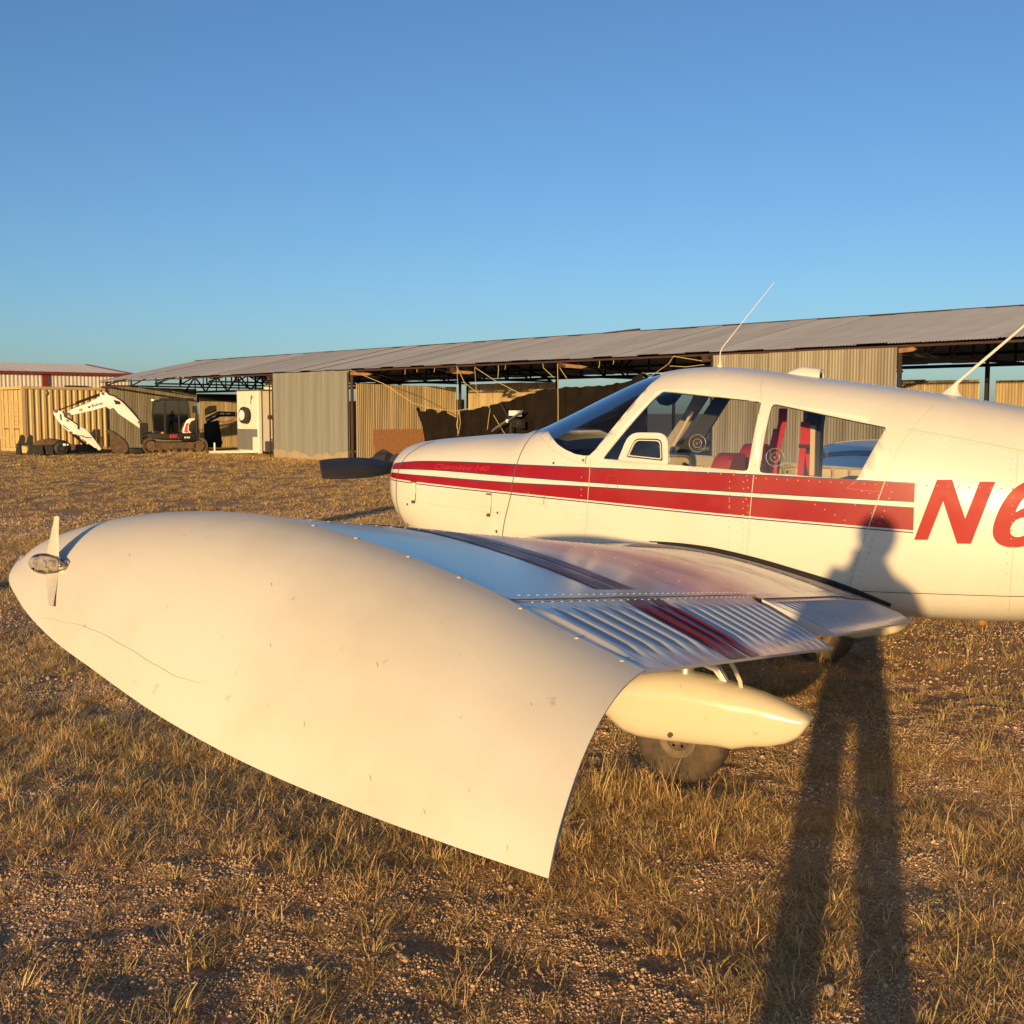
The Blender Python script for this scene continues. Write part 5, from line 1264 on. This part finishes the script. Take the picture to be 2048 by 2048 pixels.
# phone sits just behind the viewpoint
PH=empty('smartphone',CAM-FWD*.022+RGT*.012+Vector((0,0,-.05)),YAW,'black smartphone held upright in both hands of the photographer','phone')
b=MB();b.box((0,0,0),(.074,.009,.150));b.build('phone_body',M('phone_black',(.02,.02,.022),.3),PH,bevel=.003)
b=MB();b.lathe([(.006,.0045),(.006,.0065)],(-.015,0,.055),'y',12);b.build('phone_lens',PUP,PH)
b=MB();b.box((0,-.0052,0),(.068,.001,.142));b.build('phone_screen',M('phone_screen',(.03,.04,.05),.15),PH)
pl=Vector((.14+.012,.42-.022,1.64))   # phone centre in the person's frame
hand(pl.x-.060,pl.y-.115,pl.z-.045,1); hand(pl.x+.060,pl.y-.115,pl.z-.045,-1)
# bring the wrists to the hands
body.data.vertices[7].co=(pl.x-.060,pl.y-.125,pl.z-.05); body.data.vertices[10].co=(pl.x+.060,pl.y-.125,pl.z-.05)
for s,i in ((-1,13),(1,16)):
    x,y,z=vb[i]
    b=MB();V=[];F=[]
    prof=[(-.09,.035,.05),(-.06,.045,.075),(-.01,.050,.12),(.05,.048,.11),(.10,.050,.07),(.16,.048,.055),(.20,.030,.04)]
    for yy,w,h in prof:
        for k in range(10):
            a=2*math.pi*k/10; V.append((x+w*math.cos(a),y+yy,max(.0,h*.5+h*.52*math.sin(a))))
    for q in range(len(prof)-1):
        for k in range(10): F.append((q*10+k,q*10+(k+1)%10,(q+1)*10+(k+1)%10,(q+1)*10+k))
    F.append(tuple(range(10))[::-1]);F.append(tuple((len(prof)-1)*10+k for k in range(10)))
    b.add(V,F);b.build('boot',BOOT,PER,True)
# timber pole beyond the frame whose shadow crosses the field
b=MB(); b.tube([(0,0,0),(0,0,2.5),(0.03,0,5.2)],[.21,.20,.18],12); b.box((.0,0,4.6),(1.6,.12,.14)); o=b.build('timber_pole',M('weathered_timber',(.20,.15,.10),.85,noise=(8,.4,.7),col2=(.12,.09,.06),stretch=(1,1,.1)),None,True); o.location=(-4.3,-13.5,0); tag(o,'weathered timber pole standing in the open grass field','pole')
# ================================================================== GROUND
rng=np.random.default_rng(7)
LAT=rng.random((256,256))
def vnoise(x,y,sc,seed=0):
    x=np.asarray(x)/sc+seed*17.3; y=np.asarray(y)/sc+seed*9.1
    xi=np.floor(x).astype(int);yi=np.floor(y).astype(int);fx=x-xi;fy=y-yi;fx=fx*fx*(3-2*fx);fy=fy*fy*(3-2*fy)
    g=lambda a,b:LAT[a%256,b%256]
    return (g(xi,yi)*(1-fx)+g(xi+1,yi)*fx)*(1-fy)+(g(xi,yi+1)*(1-fx)+g(xi+1,yi+1)*fx)*fy
def hgt(x,y):
    r=np.hypot(np.asarray(x)-CAM.x,np.asarray(y)-CAM.y)
    f1=np.clip(1-(r-10)/25,0.12,1); f2=np.clip(1-(r-5)/10,0,1)
    return (vnoise(x,y,1.1,1)-.5)*.045*f1+(vnoise(x,y,.36,2)-.5)*.030*np.clip(f1,0,1)+(vnoise(x,y,.11,3)-.5)*.020*f2+(vnoise(x,y,.045,5)-.5)*.008*f2-.004
# one sheet: fine rings where the photographer stands, growing out to the horizon
na=440; rr=[.0]; r=.25
while r<4200: rr.append(r); r*=1.0215 if r<60 else 1.12
rr=np.array(rr[1:]); th=np.linspace(0,2*np.pi,na,endpoint=False)
X=CAM.x+np.outer(rr,np.cos(th)); Y=CAM.y+np.outer(rr,np.sin(th)); Zg=hgt(X,Y)
V=np.stack([X,Y,Zg],-1).reshape(-1,3); nr_=len(rr)
i=np.arange(nr_-1)[:,None]; k=np.arange(na)[None,:]
F=np.stack([i*na+k,(i+1)*na+k,(i+1)*na+(k+1)%na,i*na+(k+1)%na],-1).reshape(-1,4)
me=bpy.data.meshes.new('ground'); nv=len(V)+1
me.vertices.add(nv); me.vertices.foreach_set('co',np.vstack([V,[[CAM.x,CAM.y,0]]]).astype(np.float32).ravel())
T3=np.stack([np.full(na,nv-1),np.arange(na),(np.arange(na)+1)%na],-1)
loops=np.concatenate([F.ravel(),T3.ravel()]); nl=len(loops)
me.loops.add(nl); me.loops.foreach_set('vertex_index',loops.astype(np.int32))
me.polygons.add(len(F)+na); st_=np.concatenate([np.arange(len(F))*4,len(F)*4+np.arange(na)*3]); me.polygons.foreach_set('loop_start',st_.astype(np.int32))
me.polygons.foreach_set('use_smooth',np.ones(len(F)+na,bool)); me.update(calc_edges=True); me.validate()
GR=bpy.data.objects.new('ground',me); COL.objects.link(GR); GR['kind']='structure'
def ground_mat():
    m=bpy.data.materials.new('dry_field_soil');m.use_nodes=True;t=m.node_tree;N=t.nodes;L=t.links;b=N['Principled BSDF'];b.inputs['Roughness'].default_value=.95;b.inputs['Specular IOR Level'].default_value=.15
    tc=N.new('ShaderNodeTexCoord')
    def noise(sc,det=6,stretch=None):
        n=N.new('ShaderNodeTexNoise');n.inputs['Scale'].default_value=sc;n.inputs['Detail'].default_value=det;n.inputs['Roughness'].default_value=.65
        if stretch: mp=N.new('ShaderNodeMapping');mp.inputs['Scale'].default_value=stretch;L.new(tc.outputs['Object'],mp.inputs[0]);L.new(mp.outputs[0],n.inputs[0])
        else: L.new(tc.outputs['Object'],n.inputs[0])
        return n.outputs[0]
    def rng_(o,a,c):
        r=N.new('ShaderNodeMapRange');r.inputs[1].default_value=a;r.inputs[2].default_value=c;L.new(o,r.inputs[0]);return r.outputs[0]
    def mix(f,a,c):
        x=N.new('ShaderNodeMix');x.data_type='RGBA'
        L.new(f,x.inputs[0])
        for s,v in ((6,a),(7,c)):
            if isinstance(v,tuple): x.inputs[s].default_value=(*v,1)
            else: L.new(v,x.inputs[s])
        return x.outputs[2]
    soil=mix(rng_(noise(2.2),.35,.7),(.40,.225,.125),(.54,.335,.20))
    straw=mix(rng_(noise(9),.35,.7),(.56,.36,.165),(.42,.265,.12))
    big=mix(rng_(noise(.28,5),.38,.62),soil,straw)
    far_=mix(rng_(noise(.05,6),.35,.65),(.46,.30,.135),(.38,.27,.115))
    # past the built grass the field reads as matted straw
    cd_=N.new('ShaderNodeVectorMath');cd_.operation='DISTANCE';cd_.inputs[1].default_value=(CAM.x,CAM.y,0);L.new(tc.outputs['Object'],cd_.inputs[0])
    c1=mix(rng_(cd_.outputs['Value'],20,60),big,far_)
    vo=N.new('ShaderNodeTexVoronoi');vo.inputs['Scale'].default_value=70;L.new(tc.outputs['Object'],vo.inputs[0])
    peb=mix(rng_(vo.outputs['Color'],0,1),(.30,.17,.10),(.66,.46,.30))
    pm=N.new('ShaderNodeMath');pm.operation='MULTIPLY';L.new(rng_(noise(1.1,4),.48,.60),pm.inputs[0]);L.new(rng_(vo.outputs['Distance'],.45,.15),pm.inputs[1])
    c2=mix(pm.outputs[0],c1,peb)
    fine=mix(rng_(noise(45,4),.3,.7),(.62,.62,.62),(1.25,1.25,1.25)); mu=N.new('ShaderNodeMix');mu.data_type='RGBA';mu.blend_type='MULTIPLY';mu.inputs[0].default_value=1;L.new(c2,mu.inputs[6]);L.new(fine,mu.inputs[7])
    L.new(mu.outputs[2],b.inputs['Base Color'])
    bp=N.new('ShaderNodeBump');bp.inputs['Strength'].default_value=.9;bp.inputs['Distance'].default_value=.02;L.new(noise(38,5),bp.inputs['Height'])
    bp2=N.new('ShaderNodeBump');bp2.inputs['Strength'].default_value=.8;bp2.inputs['Distance'].default_value=.010;bp2.invert=True;L.new(vo.outputs['Distance'],bp2.inputs['Height']);L.new(bp.outputs[0],bp2.inputs['Normal']);L.new(bp2.outputs[0],b.inputs['Normal'])
    return m
me.materials.append(ground_mat())
# ---- grass sources
def grass_mat():
    m=bpy.data.materials.new('dry_grass');m.use_nodes=True;t=m.node_tree;N=t.nodes;L=t.links;N.clear()
    at=N.new('ShaderNodeAttribute');at.attribute_name='tint';oi=N.new('ShaderNodeObjectInfo')
    rp=N.new('ShaderNodeMapRange');rp.inputs[3].default_value=.75;rp.inputs[4].default_value=1.1;L.new(oi.outputs['Random'],rp.inputs[0])
    hs=N.new('ShaderNodeHueSaturation');L.new(at.outputs['Color'],hs.inputs['Color']);L.new(rp.outputs[0],hs.inputs['Value'])
    d=N.new('ShaderNodeBsdfDiffuse');tr=N.new('ShaderNodeBsdfTranslucent');gl=N.new('ShaderNodeBsdfGlossy');gl.inputs['Roughness'].default_value=.5;gl.inputs[0].default_value=(.5,.5,.5,1)
    L.new(hs.outputs[0],d.inputs[0]);L.new(hs.outputs[0],tr.inputs[0])
    mx=N.new('ShaderNodeMixShader');mx.inputs[0].default_value=.12;L.new(d.outputs[0],mx.inputs[1]);L.new(tr.outputs[0],mx.inputs[2])
    m2=N.new('ShaderNodeMixShader');m2.inputs[0].default_value=.05;L.new(mx.outputs[0],m2.inputs[1]);L.new(gl.outputs[0],m2.inputs[2])
    o=N.new('ShaderNodeOutputMaterial');L.new(m2.outputs[0],o.inputs[0]);return m
GM=grass_mat()
PAL=np.array([(.90,.62,.27),(.84,.55,.22),(.92,.70,.36),(.62,.36,.15),(.66,.49,.18),(.46,.38,.13),(.66,.35,.18),(.80,.58,.24)])
def clump(name,nb_,rad,hmin,hmax,lean,green=.25,wd=.0022,flat=0,segs=3,seed=0,radial=0):
    g=np.random.default_rng(seed);V=[];F=[];C=[]
    for _ in range(nb_):
        a=g.random()*2*np.pi;r=rad*np.sqrt(g.random());bx,by=r*np.cos(a),r*np.sin(a)
        h=g.uniform(hmin,hmax);da=a+g.normal(0,.35 if radial else 1.4);ln=abs(g.normal(lean,.35))
        if g.random()<flat: ln=g.uniform(1.3,3); 
        w=wd*g.uniform(.6,1.4); side=np.array([-np.sin(da),np.cos(da)])
        p=PAL[g.integers(0,len(PAL))] if g.random()>green else PAL[g.choice([4,5,5,7])]
        col=p*g.uniform(.7,1.2); n0=len(V); x,y,z=bx,by,-.008; ang_=g.uniform(.45,1.35) if not radial else (g.uniform(.15,1.25) if radial==1 else g.uniform(.05,.45)); curl=g.uniform(-.05,.75) if not radial else g.uniform(-.05,.55 if radial==1 else .2); tw=g.normal(0,.32)
        for s in range(segs+1):
            ww=w*(1-.75*s/segs)
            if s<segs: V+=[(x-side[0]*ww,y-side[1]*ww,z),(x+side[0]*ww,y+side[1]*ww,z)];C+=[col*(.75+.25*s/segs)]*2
            else: V.append((x,y,z));C.append(col)
            st=h/segs; x+=np.cos(da)*np.sin(ang_)*st;y+=np.sin(da)*np.sin(ang_)*st;z=max(z+np.cos(ang_)*st,.001+.006*g.random());ang_+=curl;da+=tw
        for s in range(segs-1): q=n0+2*s;F.append((q,q+1,q+3,q+2))
        q=n0+2*(segs-1);F.append((q,q+1,q+2))
    if radial!=2: V=[(v[0]*1.12,v[1]*1.12,v[2]*(.74 if radial else .95)) for v in V]
    me=bpy.data.meshes.new(name);me.from_pydata(V,[],F);at=me.color_attributes.new('tint','FLOAT_COLOR','POINT')
    at.data.foreach_set('color',np.hstack([np.array(C),np.ones((len(C),1))]).astype(np.float32).ravel());me.materials.append(GM)
    return bpy.data.objects.new(name,me)
gc=bpy.data.collections.new('grass_tufts'); pc=bpy.data.collections.new('pebbles')
src=[]
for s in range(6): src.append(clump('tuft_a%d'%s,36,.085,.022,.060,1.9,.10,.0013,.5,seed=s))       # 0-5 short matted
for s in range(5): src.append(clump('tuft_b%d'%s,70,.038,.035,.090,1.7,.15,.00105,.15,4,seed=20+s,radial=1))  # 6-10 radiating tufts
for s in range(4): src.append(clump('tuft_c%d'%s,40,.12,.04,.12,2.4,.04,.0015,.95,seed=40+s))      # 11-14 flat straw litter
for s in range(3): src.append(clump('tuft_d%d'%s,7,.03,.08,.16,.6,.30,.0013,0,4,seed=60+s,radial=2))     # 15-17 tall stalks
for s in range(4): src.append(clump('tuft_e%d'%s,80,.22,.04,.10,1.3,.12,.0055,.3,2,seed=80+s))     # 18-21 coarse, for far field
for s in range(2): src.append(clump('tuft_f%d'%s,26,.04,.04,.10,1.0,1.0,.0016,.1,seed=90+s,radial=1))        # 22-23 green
for i_,o in enumerate(src): o.name='t%02d'%i_; gc.objects.link(o)
PM=M('pebble_stone',(.60,.44,.28),.85,noise=(40,.4,.7),col2=(.38,.25,.155),rand=.4)
for s in range(5):
    bm=bmesh.new();bmesh.ops.create_icosphere(bm,subdivisions=1,radius=1);g=np.random.default_rng(s)
    for v in bm.verts: v.co=Vector((v.co.x*g.uniform(.7,1.15),v.co.y*g.uniform(.6,1.0),v.co.z*g.uniform(.45,.75)))
    me_=bpy.data.meshes.new('pebble');bm.to_mesh(me_);bm.free();me_.materials.append(PM);o=bpy.data.objects.new('p%02d'%s,me_);pc.objects.link(o)
def scatter(name,pts,rot,scl,idx,coll,label,cat):
    me=bpy.data.meshes.new(name);me.vertices.add(len(pts));me.vertices.foreach_set('co',pts.astype(np.float32).ravel())
    me.attributes.new('rot','FLOAT_VECTOR','POINT').data.foreach_set('vector',rot.astype(np.float32).ravel())
    me.attributes.new('scl','FLOAT','POINT').data.foreach_set('value',scl.astype(np.float32))
    me.attributes.new('idx','INT','POINT').data.foreach_set('value',idx.astype(np.int32))
    o=bpy.data.objects.new(name,me);COL.objects.link(o);tag(o,label,cat,kind='stuff')
    ng=bpy.data.node_groups.new(name+'_nodes','GeometryNodeTree');ng.interface.new_socket('Geometry',in_out='INPUT',socket_type='NodeSocketGeometry');ng.interface.new_socket('Geometry',in_out='OUTPUT',socket_type='NodeSocketGeometry')
    N=ng.nodes;L=ng.links;gi=N.new('NodeGroupInput');go=N.new('NodeGroupOutput');ip=N.new('GeometryNodeInstanceOnPoints');ci=N.new('GeometryNodeCollectionInfo')
    ci.inputs[0].default_value=coll;ci.inputs[1].default_value=True;ci.inputs[2].default_value=True
    def na_(n,t): x=N.new('GeometryNodeInputNamedAttribute');x.data_type=t;x.inputs[0].default_value=n;return x.outputs[0]
    L.new(gi.outputs[0],ip.inputs['Points']);L.new(ci.outputs[0],ip.inputs['Instance']);ip.inputs['Pick Instance'].default_value=True
    L.new(na_('idx','INT'),ip.inputs['Instance Index'])
    er=N.new('FunctionNodeEulerToRotation');L.new(na_('rot','FLOAT_VECTOR'),er.inputs[0]);L.new(er.outputs[0],ip.inputs['Rotation']);L.new(na_('scl','FLOAT'),ip.inputs['Scale']);L.new(ip.outputs[0],go.inputs[0])
    md=o.modifiers.new('scatter','NODES');md.node_group=ng;return o
def wedge(r0,r1,dens,half=44):
    n=int(dens*R(2*half)/2*(r1*r1-r0*r0)); r=np.sqrt(rng.uniform(r0*r0,r1*r1,n)); a=math.pi/2+YAW+rng.uniform(-R(half),R(half),n)
    return CAM.x+r*np.cos(a),CAM.y+r*np.sin(a)
def bare(x,y):
    """0 = thick grass, 1 = bare gravel"""
    v=vnoise(x,y,.34,11)*.5+vnoise(x,y,1.2,12)*.5
    # more gravel to the right of the wing and toward the tail
    v=v+.06*np.clip((np.asarray(x)-.6)/2.5,-1,1)+.06
    return np.clip((v-.44)/.22,0,1)
PT=[];RO=[];SC=[];ID=[]
def put(x,y,idx,smin,smax):
    n=len(x);PT.append(np.stack([x,y,hgt(x,y)],-1));RO.append(np.stack([rng.normal(0,.08,n),rng.normal(0,.08,n),rng.uniform(0,6.28,n)],-1));SC.append(rng.uniform(smin,smax,n));ID.append(np.asarray(idx))
def keep(x,y,p): k_=rng.random(len(x))<p; return x[k_],y[k_]
x,y=wedge(1.4,9,210); B_=bare(x,y); x,y=keep(x,y,np.clip(1-.85*B_,0,1)*.8); q=rng.random(len(x)); put(x,y,np.where(q<.42,rng.integers(0,6,len(x)),np.where(q<.52,rng.integers(6,11,len(x)),np.where(q<.97,rng.integers(11,15,len(x)),rng.integers(22,24,len(x))))),.6,1.15)
x,y=wedge(1.4,9,95); B_=bare(x,y); x,y=keep(x,y,(1-B_)*.45+.28); put(x,y,np.where(rng.random(len(x))<.92,rng.integers(6,11,len(x)),rng.integers(15,18,len(x))),.7,1.45)
x,y=wedge(9,18,120); B_=bare(x,y); x,y=keep(x,y,1-.75*B_); put(x,y,np.where(rng.random(len(x))<.6,rng.integers(0,6,len(x)),rng.integers(11,15,len(x))),.8,1.4)
x,y=wedge(18,36,16); x,y=keep(x,y,.35+.65*(1-bare(x,y))); put(x,y,rng.integers(18,22,len(x)),.5,.95)
x,y=wedge(36,66,5,36); x,y=keep(x,y,.9); put(x,y,rng.integers(18,22,len(x)),.7,1.4)
# taller growth along the hangar front and round the machines, by the left edge and round the wheel
def lineput(a,c,n,sp,idx,s0,s1):
    f=rng.random(n);x=a[0]+(c[0]-a[0])*f+rng.normal(0,sp,n);y=a[1]+(c[1]-a[1])*f+rng.normal(0,sp,n);put(x,y,rng.choice(idx,n),s0,s1)
ha,hb=HW(-16,-.7,0),HW(6,-.7,0); lineput(ha,hb,520,.35,[18,19,20,21],1.0,2.2)
ha,hb=HW(-2.5,-.2,0),HW(-9,-.3,0); lineput(ha,hb,120,.3,[6,7,8,22,23],2.5,4.5)
gl_=np.stack([rng.uniform(.50,1.15,24),rng.uniform(-1.98,-1.72,24)],-1); put(gl_[:,0],gl_[:,1],rng.integers(15,18,24),.9,1.5)
x=rng.normal(.8,.28,60);y=rng.normal(-1.95,.16,60);put(x,y,rng.integers(6,11,60),.8,1.2)
# clumps at the left edge in front of the tip
lp=far(60,5.2); x=rng.normal(lp.x,.5,110);y=rng.normal(lp.y,.5,110);put(x,y,rng.integers(6,11,110),.9,1.5); x=rng.normal(lp.x-.15,.35,22);y=rng.normal(lp.y,.35,22);put(x,y,rng.integers(15,18,22),.9,1.4)
P_=np.vstack(PT);R_=np.vstack(RO);S_=np.concatenate(SC);I_=np.concatenate(ID)
ok=np.ones(len(P_),bool)
for s in (-1,1): ok&=~((np.abs(P_[:,0]-.79)<.19)&(np.abs(P_[:,1]-(-1.52 if s<0 else 1.29))<.085))   # not through the tyres
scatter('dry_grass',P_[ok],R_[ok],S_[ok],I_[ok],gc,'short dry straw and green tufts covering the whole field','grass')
x,y=wedge(1.3,7.5,11000,33); B_=bare(x,y); x,y=keep(x,y,np.clip(B_*.9+.22,0,1)); s_=np.exp(rng.normal(math.log(.0030),.42,len(x))); s_=np.clip(s_,.0025,.016)
pts=np.stack([x,y,hgt(x,y)+s_*.15],-1)
x2,y2=wedge(7.5,20,420,36); s2=np.exp(rng.normal(math.log(.0075),.35,len(x2))); pts=np.vstack([pts,np.stack([x2,y2,hgt(x2,y2)+s2*.2],-1)]); sz=np.concatenate([s_,s2])
scatter('gravel',pts,np.stack([rng.normal(0,.4,len(pts)),rng.normal(0,.4,len(pts)),rng.uniform(0,6.28,len(pts))],-1),sz,rng.integers(0,5,len(pts)),pc,'small reddish gravel scattered over the bare soil','gravel')
# a few larger stones one can pick out
STN=M('field_stone',(.42,.31,.21),.85,noise=(14,.4,.7),col2=(.30,.20,.13),bump=(30,.4,.01))
def stone(u,v,size,label,sd_):
    bm=bmesh.new();bmesh.ops.create_icosphere(bm,subdivisions=2,radius=1);g=np.random.default_rng(sd_);ph=g.uniform(0,6,6)
    for w in bm.verts:
        k_=1+.16*math.sin(3*w.co.x+ph[0])+.14*math.sin(4*w.co.y+ph[1])+.10*math.sin(5*w.co.z+ph[2]); w.co=Vector((w.co.x*k_*.8,w.co.y*k_*.65,w.co.z*k_*.72))*size
    me=bpy.data.meshes.new('stone');bm.to_mesh(me);bm.free();me.materials.append(STN);me.polygons.foreach_set('use_smooth',[True]*len(me.polygons))
    d=Vector((RT*((u-1024)/2250)+Vector((0,0,1))*0)); f=Vector((-math.sin(YAW)*math.cos(PITCH),math.cos(YAW)*math.cos(PITCH),-math.sin(PITCH))); up_=RT.cross(f); dr=f+RT*((u-1024)/2250)+up_*((1024-v)/2250); p=CAM+dr*(-CAM.z/dr.z)
    o=bpy.data.objects.new('stone',me);COL.objects.link(o);p.z=float(hgt(p.x,p.y))+size*.35;o.location=p;o.rotation_euler=(0,0,g.uniform(0,6));tag(o,label,'stone')
stone(1655,1985,.030,'orange tan stone lying between the shadows of two legs',1)
stone(1345,1858,.026,'pale stone lying in the grass behind the shadowed gravel',2)
stone(1022,1772,.014,'small pale stone below the low corner of the wing tip',3)
stone(650,1985,.018,'light stone beside straw tufts near the gravel patch',4)
stone(1960,1895,.020,'flat pale stone in gravel right of the long leg shadow',5)
